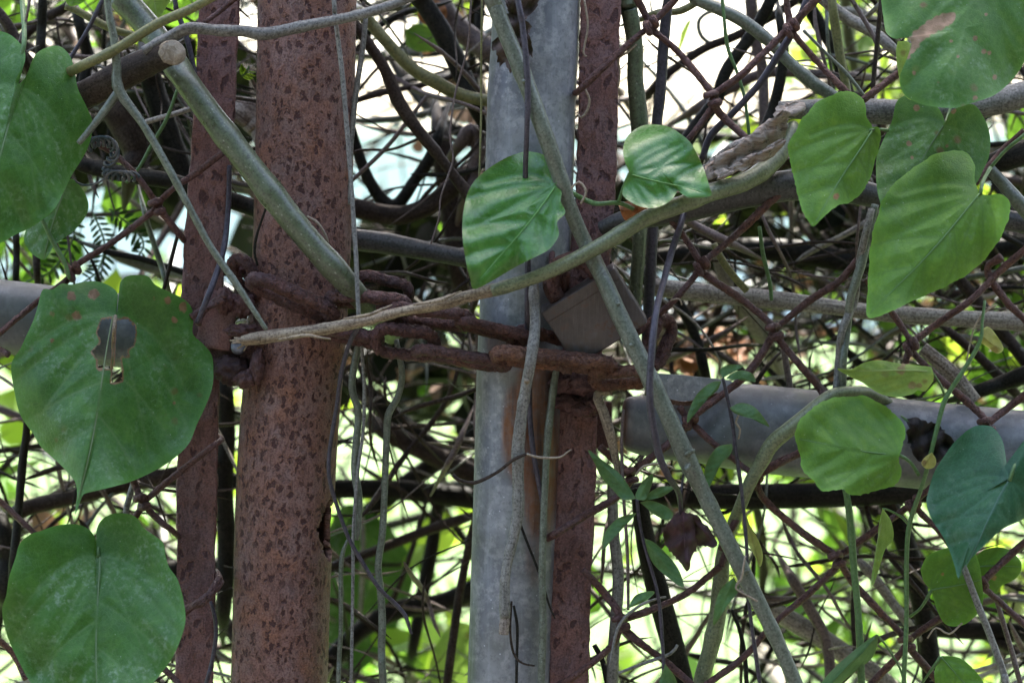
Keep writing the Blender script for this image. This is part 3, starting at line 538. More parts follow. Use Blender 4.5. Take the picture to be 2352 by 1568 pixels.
# ------------------------------------------------------------------ chain-link mesh
fence = empty('chain_link_fence', P(1800, GR, -.012), 'rusty diamond chain link mesh right of the padlock, woven through with vines', 'fence')
W = [[(1322, 213, 14), (1334, 204, -14), (1440, 105), (1492, 60), (1560, -8)], [(1460, -8), (1488, 45), (1500, 70), (1560, 122), (1632, 212), (1640, 240), (1590, 310), (1560, 345), (1500, 420)],
     [(1880, -6), (1815, 62), (1707, 168), (1645, 215), (1640, 238), (1660, 268), (1717, 320), (1770, 372)], [(1800, -40), (1812, 40), (1822, 76), (1880, 145), (1936, 204), (1966, 240), (1940, 300)],
     [(2130, 110), (2060, 171), (1988, 226), (1968, 246), (1990, 290)], [(1900, 350), (1830, 410), (1766, 467), (1690, 540), (1616, 604), (1612, 622), (1640, 645), (1705, 689), (1776, 748)],
     [(1520, 480), (1565, 535), (1605, 596), (1606, 618), (1555, 683), (1500, 732), (1462, 765)], [(2050, 520), (1984, 581), (1926, 647), (1860, 690), (1786, 752), (1784, 772), (1830, 830), (1882, 890), (1892, 915)],
     [(1776, 750), (1772, 775), (1722, 851), (1680, 890), (1590, 958), (1562, 996), (1500, 1048), (1449, 1086), (1446, 1105), (1415, 1142), (1340, 1185), (1268, 1230, -14), (1256, 1236, 12)],
     [(1990, 640), (2053, 724), (2090, 782), (2088, 800), (2080, 832)], [(2370, 560), (2300, 620), (2228, 691), (2150, 745), (2096, 790), (2100, 812), (2150, 862), (2230, 930), (2266, 968), (2268, 990)],
     [(2372, 893), (2310, 940), (2268, 974), (2256, 985)], [(1560, 935), (1590, 972), (1644, 1023), (1700, 1066), (1730, 1092), (1728, 1112), (1690, 1195), (1655, 1262)],
     [(1378, 1026), (1410, 1056), (1446, 1086)], [(1920, 985), (1842, 1036), (1790, 1062), (1738, 1096), (1740, 1116), (1760, 1152), (1840, 1220), (1918, 1276), (1920, 1296)],
     [(2150, 1108), (2093, 1158), (2008, 1219), (1932, 1274), (1926, 1296), (1860, 1360), (1778, 1431), (1707, 1509), (1610, 1580)], [(1928, 1286), (1955, 1332), (2020, 1402), (2078, 1466), (2076, 1490), (1996, 1575)],
     [(2370, 1230), (2319, 1275), (2258, 1336), (2236, 1374), (2150, 1425), (2090, 1470), (2092, 1490), (2149, 1556), (2170, 1580)], [(2098, 1150), (2110, 1172), (2163, 1226), (2220, 1300), (2250, 1340), (2300, 1385), (2360, 1440)],
     [(1655, 1300), (1580, 1360), (1500, 1398), (1432, 1422), (1424, 1440), (1403, 1484), (1330, 1545), (1278, 1575)], [(1340, 1308), (1392, 1366), (1424, 1412), (1432, 1440), (1470, 1475), (1530, 1520), (1596, 1578)],
     [(1656, 1300), (1690, 1195), (1700, 1170)], [(2352, 300), (2300, 350), (2240, 420)], [(2300, 590), (2268, 620), (2310, 690), (2362, 740)]]
for i, w_ in enumerate(W):
    wd = 15.5 + (i % 3) * 1.2
    part_tube('wire', [(p_[0], p_[1], wd, p_[2] if len(p_) > 2 else -13 + (2.5 if k % 2 else -2.5) + (i % 2) * 3) for k, p_ in enumerate(w_)], 'rust_wire', fence, lump=.05, rough=.055, sides=10, step=6)
fence2 = empty('chain_link_fence', P(200, GR, -.008), 'rusty chain link mesh at the left, crossing the narrow flat bar', 'fence')
W2 = [[(205, 318), (266, 357), (317, 408), (356, 462), (372, 488), (412, 538, -4), (430, 560, 24)], [(532, 332, 24), (518, 345, -8), (490, 368), (440, 405), (397, 434), (366, 464), (350, 486), (262, 554), (178, 607), (164, 632), (140, 655), (84, 694), (0, 764), (-50, 800)],
      [(100, 490), (140, 590), (168, 622)], [(296, 1080), (312, 1118), (326, 1150), (360, 1190), (396, 1218, -6), (420, 1240, 24)], [(498, 1000, 28), (508, 1010, 6), (492, 1022), (425, 1073), (336, 1148), (322, 1170), (290, 1210), (240, 1250)],
      [(-20, 1135), (0, 1151), (78, 1222), (130, 1262)], [(398, 1428), (425, 1406), (462, 1378), (492, 1354), (508, 1336, 4), (498, 1326, 26)], [(404, 1432), (430, 1396), (468, 1382), (490, 1346), (503, 1325, 2), (494, 1312, 26)], [(360, 1518), (400, 1558), (420, 1580)],
      [(470, 52), (510, 22), (545, -6)], [(438, 728), (480, 700), (520, 676)], [(455, 745), (470, 712), (515, 688)], [(-20, 1455), (30, 1500), (60, 1560)], [(20, 815), (-20, 790), (-60, 750)]]
for i, w_ in enumerate(W2):
    part_tube('wire', [(p_[0], p_[1], 15 if i not in (2, 9) else 12, p_[2] if len(p_) > 2 else -9 + (2 if k % 2 else -2) - (4 if 395 < p_[0] < 560 else 0)) for k, p_ in enumerate(w_)], 'rust_wire', fence2, lump=.05, rough=.055, sides=10, step=6)
def knuckle(par, px, py, y, sgn):
    a0 = .9 * sgn; C = []
    for k in range(22):
        t_ = k / 21 * 2 * math.pi * 1.3 + 2.0; q_ = (k / 21 - .5) * 30
        C.append(P(px + q_ * math.cos(a0) - 11 * math.sin(t_) * math.sin(a0), py + q_ * math.sin(a0) * 1.1 + 11 * math.sin(t_) * math.cos(a0), (y + 4.2 * math.cos(t_)) / 1000.))
    V, F, uv = sweep(np.array(C), np.full(22, 8.2 * U), 9, .06, px, rough=.05); link('knuckle', tri_fix(V, F, uv, 'knuckle'), 'rust_wire', par)
for k, (a, b) in enumerate([(1494, 58), (1638, 226), (1817, 64), (1967, 242), (1612, 610), (1780, 760), (2092, 795), (2267, 976), (1585, 963), (1448, 1092), (1734, 1100), (1924, 1284), (2098, 1157), (2084, 1476), (2252, 1344), (1428, 1428)]): knuckle(fence, a, b, -14, 1 if k % 2 else -1)
for k, (a, b) in enumerate([(362, 474), (168, 622), (328, 1152)]): knuckle(fence2, a, b, -10, -1 if k % 2 else 1)
# twisted tie of insulated wire on the left mesh
tw = empty('twisted_wire_tie', P(250, 400, -.02), 'twisted tie of thin teal and white wire on the left mesh', 'wire')
core = spline(np.array([[200, 342, 0], [222, 326, 0], [252, 328, 0], [264, 352, 0], [248, 378, 0], [246, 400, 0], [272, 404, 0], [312, 406, 0]], float), 3)
for ph in (0, 2.1, 4.2):
    C = np.array([P(p[0] + 9 * math.cos(i_ * .55 + ph), p[1] + 11 * math.sin(i_ * .55 + ph), -.018 + .0022 * math.cos(i_ * .4 + ph)) for i_, p in enumerate(core)])
    V, F, uv = sweep(C, np.full(len(C), 3.2 * U), 6, .03, 4); link('strand', tri_fix(V, F, uv, 'strand'), 'wire_teal', tw)
part_tube('loose_end', [(250, 402, 6), (225, 420, 5), (190, 425, 5), (168, 412, 4)], 'wire_teal', tw, y=-18)


# rust scab where old wire was wound round the right hand bar
for i, (a, b, rx, rz) in enumerate([(1300, 925, 34, 18), (1335, 940, 40, 16), (1362, 932, 22, 20), (1290, 880, 30, 24), (1335, 880, 44, 26)]):
    link('weld_lump', lump_mesh('weld_lump', a, b, -4 if i < 3 else -7, rx, .007, rz, i + 60, 3, .45, 3.5), 'rust_chain', chain)
# ------------------------------------------------------------------ leaves
def in_poly(px, py, poly):
    inside = np.zeros(px.shape, bool); n = len(poly)
    for i in range(n):
        x1, y1 = poly[i]; x2, y2 = poly[(i + 1) % n]
        c = ((y1 > py) != (y2 > py)) & (px < (x2 - x1) * (py - y1) / (y2 - y1 + 1e-9) + x1); inside ^= c
    return inside
def seg_dist(px, py, poly):
    d = np.full(px.shape, 1e9); f = np.zeros(px.shape); n = len(poly)
    for i in range(n - 1):
        a, b = np.array(poly[i]), np.array(poly[i + 1]); ab = b - a; L2 = ab @ ab + 1e-9
        t = np.clip(((px - a[0]) * ab[0] + (py - a[1]) * ab[1]) / L2, 0, 1)
        dd = np.hypot(px - a[0] - t * ab[0], py - a[1] - t * ab[1]); m = dd < d; d[m] = dd[m]; f[m] = ((i + t) / (n - 1))[m]
    return d, f
def vine_leaf(label, outline, base, tip, y, mat, name='vine_leaf', cat='leaf', center=None, tilt=(0, 0), fold=6, droop=0, quilt=1.7, wave=4, curl=0, holes=(), damage=(), petiole=None, pmat='vine_green', pw=9, res=None, group=None, midrib=True, palmate=True, serr=0.0, seed=None, parent=None, vw=1.0, crinkle=0):
    seed = seed if seed is not None else len(bpy.data.objects); r0 = np.random.default_rng(seed)
    o = np.array(outline, float); per = np.linalg.norm(np.roll(o, -1, 0) - o, axis=1).sum()
    q = spline(np.array([[a, b, 0] for a, b in list(outline) + [outline[0]]], float), 3)[:-1, :2]
    L = np.concatenate([[0], np.cumsum(np.linalg.norm(np.diff(q, axis=0), axis=1))])
    M = res[0] if res else int(np.clip(per / 6, 36, 250)); K = res[1] if res else int(np.clip(per / 28, 7, 50))
    s = np.linspace(0, L[-1], M, endpoint=False); q = np.stack([np.interp(s, L, q[:, 0]), np.interp(s, L, q[:, 1])], -1)
    B, Tp = np.array(base, float), np.array(tip, float); c = np.array(center, float) if center else B + (Tp - B) * .38
    ln = np.linalg.norm(Tp - B); ax = (Tp - B) / ln; lt = np.array([-ax[1], ax[0]])
    if serr:
        nv = q - c; nv /= np.linalg.norm(nv, axis=1)[:, None]; q = q + nv * (r0.normal(0, serr, M) + serr * np.sign(np.sin(s / 9)))[:, None]
    r = np.linspace(0, 1, K + 1)[1:] ** .85
    G = c + (q[None] - c) * r[:, None, None]; pts = np.vstack([c[None], G.reshape(-1, 2)]); rr = np.concatenate([[0], np.repeat(r, M)])
    px, py = pts[:, 0], pts[:, 1]
    # veins in leaf coordinates (t along, s across)
    def ts(t, s_): return tuple(B + ax * t * ln + lt * s_ * ln)
    wl = np.abs((q - B) @ lt).max() / ln
    veins = [[ts(t, .012 * math.sin(t * 5 + seed)) for t in np.linspace(0, .97, 12)]]
    if palmate:
        for sd in (-1, 1):
            for th, l_ in ((28, .62), (58, .55), (95, .42)):
                veins.append([ts(u * l_ * math.cos(R(th)) + .22 * u * u * (th / 60), sd * min(1, wl * 1.9) * u * l_ * math.sin(R(th)) * 1.05) for u in np.linspace(0, 1, 8)])
            for t0 in (.3 + .05 * sd, .55 + .04 * sd):
                veins.append([ts(t0 + u * .2 + .12 * u * u, sd * wl * u * (.9 - t0 * .7)) for u in np.linspace(0, 1, 7)])
    else:
        for sd in (-1, 1):
            for t0 in (.1, .25, .4, .55, .7): veins.append([ts(t0 + u * .2, sd * wl * u * .9 * (1 - abs(t0 - .4))) for u in np.linspace(0, 1, 4)])
    vein = np.zeros(len(px)); dm = np.full(len(px), 1e9)
    for i, v in enumerate(veins):
        d, f = seg_dist(px, py, v); vein = np.maximum(vein, np.exp(-(d / ((3.4 if i == 0 else 2.4) * vw)) ** 2) * (1 - .35 * f)); dm = np.minimum(dm, d + 6 * f)
    tt = ((pts - B) @ ax) / ln; ss = ((pts - B) @ lt) / ln; ph = r0.uniform(0, 6.28, 6); sc = ln / 300.
    def depth(tt, ss, dm, rr, px, py):
        yv = y + 1.3 * tilt[0] * (px - c[0]) + 2.0 * tilt[1] * (py - c[1])
        yv = yv + 1.6 * fold * np.abs(ss) * 2 * sc + droop * tt * np.abs(tt) * sc - quilt * sc * (1 - np.exp(-(dm / (20 * max(sc, .5))) ** 2))
        yv = yv + 1.7 * wave * sc * (np.sin(tt * 5 + ph[0] + 2 * ss) * np.cos(ss * 6 + ph[1])) * (rr ** 2) + wave * .35 * sc * np.sin(tt * 13 + ss * 11 + ph[2]) * rr ** 3 + curl * sc * (np.abs(ss) * 2) ** 3
        if crinkle: yv = yv + crinkle * (np.sin(px * .16 + ph[3] + 1.5 * np.sin(py * .07)) + np.sin(py * .13 + ph[4] + px * .05))
        return yv / 1000.
    Y = depth(tt, ss, dm, rr, px, py); V = Pn(px, py, Y)
    F = []
    i, j = np.meshgrid(np.arange(K - 1), np.arange(M), indexing='ij'); j2 = (j + 1) % M
    F = np.stack([1 + i * M + j, 1 + i * M + j2, 1 + (i + 1) * M + j2, 1 + (i + 1) * M + j], -1).reshape(-1, 4)
    j = np.arange(M); tri = np.stack([np.zeros(M, int), 1 + (j + 1) % M, 1 + j], -1)
    F = F[:, ::-1]; tri = tri[:, ::-1]
    for h in holes:
        h = np.array(h, float); fx, fy = px[F].mean(1), py[F].mean(1); F = F[~in_poly(fx, fy, h)]; fx, fy = px[tri].mean(1), py[tri].mean(1); tri = tri[~in_poly(fx, fy, h)]
    dmg = np.zeros(len(px))
    for (dx, dy, dr, da) in damage: dmg = np.maximum(dmg, da * np.exp(-(((px - dx) ** 2 + (py - dy) ** 2) / dr ** 2)))
    for h in holes:
        d, _ = seg_dist(px, py, [tuple(x) for x in h] + [tuple(h[0])]); dmg = np.maximum(dmg, .75 * np.exp(-(d / 7) ** 2))
    me = bpy.data.meshes.new('blade'); me.from_pydata(V.tolist(), [], F.tolist() + tri.tolist())
    for n_, a in (('vein', vein), ('rim', rr ** 22), ('damage', dmg)):
        at = me.attributes.new(n_, 'FLOAT', 'POINT'); at.data.foreach_set('value', a.astype(np.float32))
    me.polygons.foreach_set('use_smooth', np.full(len(me.polygons), True)); me.update()
    bt = ((B - B) @ ax); yb = float(depth(np.array([0.]), np.array([0.]), np.array([0.]), np.array([.5]), np.array([B[0]]), np.array([B[1]]))[0])
    if parent is None:
        e = empty(name, P(B[0], B[1], yb), label, cat, group)
        link('blade', me, mat, e)
    else:
        e = link('leaf_blade', me, mat, parent); 
    if midrib and parent is None:
        m = np.array(veins[0]); rib_r = np.interp(np.linspace(0, .97, 12), [0, 1], [.6, .8])
        t_ = ((m - B) @ ax) / ln; s_ = ((m - B) @ lt) / ln
        yy = depth(t_, s_, np.zeros(12), rib_r * 0 + np.clip(t_, .2, .95), m[:, 0], m[:, 1]) * 1000 - .1
        part_tube('midrib', [(m[k][0], m[k][1], (4.2 * vw) * (1 - .65 * k / 11), yy[k]) for k in range(12)], 'vein_' + mat if 'vein_' + mat in MAT else mat, e, lump=.0, sides=6)
    if petiole:
        pp = [(B[0], B[1], pw, yb * 1000 + .5)] + [(p[0], p[1], p[2] if len(p) > 2 else pw, p[3] if len(p) > 3 else yb * 1000 + 6 * (k + 1)) for k, p in enumerate(petiole)]
        part_tube('petiole', pp, pmat, e if parent is None else parent, lump=.04)
    return e
for k_, c_ in {'leaf_dark': (.13, .2, .085), 'leaf_dark_worn': (.15, .19, .085), 'leaf_mid': (.09, .19, .05), 'leaf_gloss': (.12, .28, .06), 'leaf_spotted': (.09, .15, .06), 'leaf_teal': (.06, .13, .085), 'leaf_lime': (.26, .34, .1)}.items():
    n = NB('vein_' + k_); n.fin(n.mix(n.ramp(n.noise(n.coord('Object'), 90, 3), [(.35, 0.), (.65, 1.)]), tuple(x * .85 for x in c_), c_), .5)

vine_leaf('large dark green heart shaped leaf cut off by the left edge near the top', [(36, 199), (58, 178), (80, 128), (109, 109), (138, 107), (160, 128), (171, 160), (179, 204), (200, 248), (213, 284), (206, 328), (189, 364), (164, 404), (146, 441), (120, 485), (73, 521), (36, 539), (0, 559), (-60, 588), (-120, 540), (-175, 440), (-190, 340), (-180, 240), (-150, 150), (-100, 88), (-40, 70), (0, 72), (29, 84), (55, 113), (56, 146), (36, 182)],
          (36, 200), (-60, 588), -62, 'leaf_dark', center=(5, 330), tilt=(.05, -.05), fold=10, droop=14, wave=5, petiole=[(44, 150, 11), (56, 90, 12, -40), (50, -10, 11, -10)], pw=12)
vine_leaf('large dark green heart leaf with an insect eaten hole, in front of the left rail', [(265, 724), (275, 698), (277, 672), (275, 651), (288, 636), (310, 632), (339, 634), (357, 654), (386, 669), (419, 685), (439, 705), (444, 734), (443, 767), (466, 789), (486, 815), (490, 844), (488, 887), (474, 928), (452, 975), (434, 1018), (400, 1052), (354, 1081), (301, 1105), (248, 1120), (198, 1132), (189, 1139), (182, 1157), (172, 1184), (175, 1155), (177, 1130), (170, 1102), (138, 1066), (96, 1028), (77, 997), (47, 953), (33, 898), (26, 837), (47, 800), (62, 767), (77, 734), (87, 702), (98, 665), (120, 665), (142, 651), (164, 654), (193, 647), (226, 647), (255, 658), (270, 674), (269, 698)],
          (265, 726), (176, 1160), -50, 'leaf_dark_worn', center=(254, 880), tilt=(.02, -.055), fold=12, droop=12, wave=6, holes=[[(233, 734), (260, 731), (259, 771), (253, 846), (226, 846), (224, 826), (211, 807), (233, 786), (224, 764)], [(268, 735), (291, 731), (310, 749), (311, 771), (306, 793), (291, 804), (295, 818), (276, 818), (280, 847), (279, 873), (270, 878), (255, 878), (259, 846), (264, 837)]],
          damage=[(165, 680, 16, .8), (215, 675, 18, .85), (175, 725, 20, .7), (120, 720, 14, .6), (385, 690, 14, .75), (420, 705, 16, .85), (400, 735, 12, .75), (355, 685, 12, .6), (450, 990, 8, .5), (400, 925, 9, .7), (120, 780, 12, .6)], petiole=[(262, 752, 8, -48), (258, 800, 7, -30)], pmat='bark_straw', pw=9)
vine_leaf('large dark green heart leaf cut by the bottom edge in the lower left corner', [(226, 1277), (232, 1254), (221, 1229), (226, 1204), (241, 1187), (265, 1178), (297, 1180), (315, 1190), (329, 1211), (354, 1229), (375, 1247), (380, 1275), (389, 1303), (407, 1328), (419, 1367), (426, 1413), (421, 1448), (400, 1502), (371, 1544), (330, 1590), (270, 1640), (225, 1690), (170, 1650), (100, 1600), (71, 1568), (46, 1523), (18, 1463), (5, 1403), (14, 1367), (21, 1325), (35, 1282), (46, 1247), (71, 1226), (92, 1219), (131, 1206), (170, 1203), (198, 1211), (216, 1229), (224, 1252)],
          (226, 1278), (225, 1690), -66, 'leaf_dark', center=(222, 1420), tilt=(-.01, -.06), fold=-5, droop=16, wave=6, petiole=[(228, 1250, 8, -40), (250, 1215, 8, -10)])
vine_leaf('glossy bright green leaf hanging in front of the galvanised pipe', [(1273, 427), (1280, 415), (1266, 383), (1251, 357), (1215, 348), (1180, 355), (1140, 375), (1100, 405), (1078, 434), (1065, 480), (1062, 540), (1070, 600), (1080, 640), (1089, 664), (1130, 645), (1190, 610), (1250, 580), (1268, 566), (1284, 539), (1280, 510), (1299, 488), (1288, 463), (1290, 440)],
          (1276, 428), (1089, 664), -60, 'leaf_gloss', center=(1195, 480), tilt=(.06, -.05), fold=9, droop=14, quilt=3.6, wave=8, vw=1.1, petiole=[(1310, 442, 11), (1350, 462, 12), (1372, 468, 12, -52), (1420, 466, 11, -50), (1455, 480, 10, -46)], pw=9)
vine_leaf('smaller glossy green leaf right of the upper flat bar, sharing a stem with its neighbour', [(1446, 397), (1433, 364), (1432, 335), (1444, 310), (1470, 291), (1499, 286), (1535, 291), (1561, 306), (1583, 324), (1597, 346), (1616, 386), (1630, 430), (1634, 449), (1608, 454), (1579, 453), (1557, 441), (1543, 459), (1517, 474), (1488, 478), (1459, 470), (1433, 452), (1430, 437), (1438, 412)],
          (1446, 398), (1634, 449), -58, 'leaf_gloss', center=(1515, 390), tilt=(.03, -.06), fold=8, droop=8, quilt=2.6, wave=8, damage=[(1557, 441, 6, .8)], petiole=[(1432, 430, 8), (1420, 466, 9, -50)], pw=8)
vine_leaf('mid green pointed leaf with a small brown hole, right of the peeling bark', [(2004, 292), (1991, 270), (1988, 240), (1973, 219), (1948, 209), (1911, 219), (1875, 237), (1846, 270), (1824, 306), (1809, 339), (1816, 375), (1827, 426), (1838, 470), (1853, 503), (1869, 519), (1886, 503), (1904, 488), (1926, 470), (1951, 466), (1977, 444), (1995, 419), (2009, 375), (2020, 335), (2024, 310), (2014, 292)],
          (2000, 300), (1869, 519), -58, 'leaf_mid', center=(1920, 345), tilt=(.05, -.04), fold=7, droop=10, wave=4, serr=.7, damage=[(1921, 451, 9, 1.), (1926, 375, 4, .5)], petiole=[(2015, 297, 7), (2040, 300, 8)])
vine_leaf('largest mid green heart leaf at right, its tip pointing down', [(2250, 446), (2239, 415), (2239, 383), (2224, 353), (2199, 346), (2151, 353), (2108, 379), (2064, 412), (2031, 452), (2017, 492), (2006, 528), (1999, 568), (1995, 610), (1993, 662), (1991, 698), (1994, 730), (2035, 720), (2090, 694), (2163, 662), (2224, 629), (2265, 592), (2297, 548), (2312, 515), (2319, 488), (2319, 463), (2297, 446), (2268, 448)],
          (2252, 446), (1994, 730), -66, 'leaf_mid', center=(2160, 530), tilt=(.03, -.06), fold=6, droop=16, quilt=1.8, wave=5, serr=.6, petiole=[(2256, 420, 9), (2275, 385, 9, -30)])
vine_leaf('spotted olive leaf half hidden behind the largest right hand leaf', [(2170, 285), (2180, 262), (2195, 249), (2235, 240), (2261, 273), (2274, 313), (2272, 357), (2257, 393), (2239, 425), (2190, 460), (2110, 490), (2040, 500), (2020, 459), (2013, 419), (2013, 364), (2024, 332), (2049, 277), (2060, 233), (2090, 219), (2140, 235), (2164, 262)],
          (2170, 286), (2040, 500), -40, 'leaf_spotted', center=(2140, 360), tilt=(0, -.04), fold=8, wave=4, damage=[(2105, 248, 10, 1.), (2190, 255, 10, .9), (2088, 330, 10, .8), (2175, 335, 7, .8), (2095, 362, 7, .7)], petiole=[(2176, 268, 7), (2186, 240, 7)])
vine_leaf('big dull leaf with a rusty dead patch in the top right corner', [(2040, -90), (2022, -30), (2025, 10), (2029, 40), (2036, 76), (2058, 90), (2080, 86), (2094, 100), (2085, 130), (2075, 153), (2066, 182), (2075, 215), (2100, 233), (2137, 244), (2192, 248), (2232, 237), (2283, 219), (2319, 190), (2345, 157), (2365, 118), (2400, 50), (2400, -30), (2340, -100), (2200, -130)],
          (2250, -110), (2180, 246), -74, 'leaf_spotted', center=(2200, 70), tilt=(.02, -.06), fold=8, wave=6, midrib=False, damage=[(2098, 98, 20, 1.), (2110, 84, 20, 1.), (2124, 72, 20, 1.), (2140, 62, 21, 1.), (2156, 54, 21, 1.), (2172, 46, 20, 1.), (2184, 38, 14, 1.), (2092, 114, 14, .95), (2086, 130, 11, .8), (2185, 95, 7, .8), (2240, 88, 8, .9), (2260, 118, 8, .9), (2272, 122, 7, .8), (2285, 178, 8, .9), (2100, 168, 7, .8), (2265, 34, 7, .7), (2240, 225, 9, .9), (2200, 130, 6, .7), (2155, 190, 6, .7)])
vine_leaf('pale little leaf peeping out behind the top right leaf', [(2062, 95), (2090, 100), (2100, 150), (2098, 225), (2080, 222), (2070, 200), (2062, 160), (2058, 120)], (2092, 100), (2088, 226), -30, 'leaf_lime')
vine_leaf('rounded green leaf in front of the galvanised rail', [(2068, 1042), (2072, 1024), (2080, 1000), (2075, 975), (2053, 949), (2024, 928), (1984, 909), (1940, 911), (1900, 917), (1864, 939), (1838, 964), (1824, 1000), (1831, 1020), (1838, 1049), (1845, 1081), (1870, 1105), (1891, 1128), (1933, 1123), (1955, 1137), (1990, 1132), (2036, 1120), (2064, 1107), (2070, 1084), (2065, 1058)],
          (2068, 1046), (1828, 1010), -62, 'leaf_mid', center=(1955, 1022), tilt=(.03, -.05), fold=5, wave=5, serr=.8, damage=[(1900, 1010, 5, .5), (1940, 1018, 5, .45)], petiole=[(2090, 1060, 8), (2110, 1090, 9)])
vine_leaf('dark bluish green heart leaf at the right edge below the rail', [(2316, 1102), (2311, 1056), (2303, 1013), (2286, 986), (2268, 977), (2235, 980), (2199, 1008), (2173, 1041), (2146, 1084), (2132, 1130), (2128, 1155), (2139, 1190), (2160, 1222), (2178, 1257), (2193, 1300), (2201, 1328), (2213, 1303), (2238, 1275), (2273, 1240), (2308, 1211), (2351, 1190), (2400, 1150), (2430, 1090), (2420, 1020), (2390, 985), (2360, 1000), (2345, 1040), (2328, 1084)],
          (2318, 1104), (2201, 1328), -70, 'leaf_teal', center=(2262, 1130), tilt=(-.02, -.05), fold=12, droop=8, quilt=2, wave=4, petiole=[(2335, 1060, 8), (2380, 1000, 9, -20)])
vine_leaf('olive leaf behind the dark bluish leaf, lower right', [(2114, 1307), (2132, 1275), (2178, 1257), (2228, 1257), (2248, 1290), (2256, 1340), (2258, 1380), (2248, 1406), (2213, 1434), (2174, 1434), (2153, 1402), (2139, 1358), (2122, 1335)], (2139, 1356), (2256, 1330), -22, 'leaf_mid', damage=[(2165, 1318, 7, .8)], petiole=[(2115, 1395, 7), (2090, 1415, 7)], fold=5)
vine_leaf('small olive leaf with a brown patch at the right edge, lower right', [(2232, 1290), (2260, 1262), (2308, 1258), (2345, 1290), (2336, 1325), (2300, 1345), (2287, 1362), (2265, 1350), (2242, 1330)], (2240, 1300), (2345, 1300), -2, 'leaf_mid', damage=[(2282, 1325, 12, .8)], fold=4)
vine_leaf('small green leaf rising from the bottom edge, lower right', [(2163, 1505), (2202, 1509), (2231, 1530), (2259, 1565), (2268, 1600), (2210, 1625), (2160, 1600), (2146, 1544)], (2160, 1508), (2262, 1612), -30, 'leaf_mid', fold=5, petiole=[(2130, 1550, 6), (2110, 1580, 6)])
vine_leaf('folded green leaf slanting up from the bottom edge', [(2013, 1455), (1972, 1484), (1919, 1530), (1885, 1568), (1850, 1620), (1880, 1625), (1933, 1568), (1960, 1545), (2004, 1509), (2017, 1470)], (2014, 1458), (1855, 1625), -40, 'leaf_small', fold=45, petiole=[(2030, 1475, 5), (2065, 1530, 5), (2080, 1580, 5)], pw=5)
vine_leaf('small yellow green leaf with a brown blotch above the rail', [(2142, 850), (2144, 870), (2126, 898), (2108, 896), (2093, 906), (2053, 911), (2017, 902), (1984, 880), (1955, 866), (1922, 846), (1955, 848), (1984, 833), (2020, 827), (2057, 833), (2097, 838), (2140, 843)], (2142, 855), (1922, 846), -46, 'leaf_lime', center=(2050, 868), fold=8, damage=[(2070, 850, 16, .8), (2095, 885, 12, .9), (2075, 838, 9, .7), (2112, 885, 9, .8)], petiole=[(2158, 880, 6), (2172, 912, 7)], pw=5)
vine_leaf('limp pale yellow green leaf drooping at lower right', [(2027, 1166), (2047, 1197), (2052, 1236), (2033, 1261), (2022, 1296), (2008, 1339), (2001, 1343), (2004, 1307), (2015, 1261), (2018, 1211)], (2028, 1168), (2003, 1343), -30, 'leaf_lime', fold=16, wave=6, petiole=[(2040, 1170, 5), (2068, 1185, 6), (2088, 1205, 6)], pw=5)
vine_leaf('withered yellow leaf curling beside the diagonal stem', [(1706, 1158), (1714, 1190), (1742, 1240), (1752, 1275), (1746, 1302), (1735, 1279), (1714, 1240), (1704, 1200)], (1706, 1160), (1746, 1302), -24, 'leaf_yellow', fold=14, wave=6)
vine_leaf('yellow bud leaf on the thin stem at the right', [(2250, 760), (2270, 750), (2290, 772), (2305, 800), (2290, 812), (2265, 795), (2252, 785)], (2254, 770), (2303, 806), -34, 'leaf_yellow', fold=10)
vine_leaf('tiny yellow dry leaf hanging above the dark bluish leaf', [(2140, 1038), (2150, 1055), (2146, 1072), (2128, 1076), (2116, 1064), (2124, 1050)], (2140, 1040), (2120, 1072), -50, 'leaf_yellow', fold=10)
vine_leaf('dark green leaf in shadow under the upper left leaf', [(73, 500), (146, 425), (168, 412), (197, 448), (202, 485), (175, 525), (128, 561), (109, 589), (98, 597), (69, 578), (55, 545)], (150, 425), (98, 597), -20, 'leaf_dark', fold=10)
vine_leaf('tip of a green leaf hanging from the top edge, upper left', [(130, -40), (149, 0), (164, 15), (197, 2), (230, -30), (180, -70)], (190, -70), (164, 15), -20, 'leaf_mid')
vine_leaf('lit yellow green leaf at the top edge behind the thick stem', [(318, -20), (332, 10), (361, 46), (380, 20), (396, -20), (350, -50)], (350, -50), (361, 46), 60, 'leaf_lime')
vine_leaf('large blurred dark green leaf in the background between post and pipe', [(745, 1230), (790, 1160), (860, 1180), (940, 1270), (950, 1330), (920, 1420), (870, 1500), (800, 1560), (740, 1560), (700, 1450), (710, 1300)], (770, 1180), (800, 1565), 330, 'leaf_dark', fold=10)
vine_leaf('blurred yellow green leaf low in the background left of the pipe', [(1000, 1480), (1040, 1430), (1090, 1440), (1110, 1500), (1080, 1580), (1010, 1590), (985, 1540)], (1050, 1430), (1040, 1590), 300, 'leaf_lime')
vine_leaf('blurred green leaf at the top between the posts', [(930, 70), (960, 55), (1000, 75), (1010, 110), (970, 120), (935, 105)], (935, 70), (1005, 112), 180, 'leaf_mid')
vine_leaf('orange dead leaf caught in the tangle at the top', [(965, 10), (1000, 0), (1025, 20), (1020, 50), (985, 60), (960, 40)], (962, 20), (1020, 50), 140, 'leaf_orange', wave=9)
vine_leaf('rust orange dead leaf tucked under the small glossy leaf', [(1420, 470), (1450, 462), (1500, 480), (1540, 470), (1556, 486), (1520, 505), (1470, 520), (1435, 505)], (1425, 480), (1550, 486), -32, 'leaf_orange', wave=9, crinkle=2)
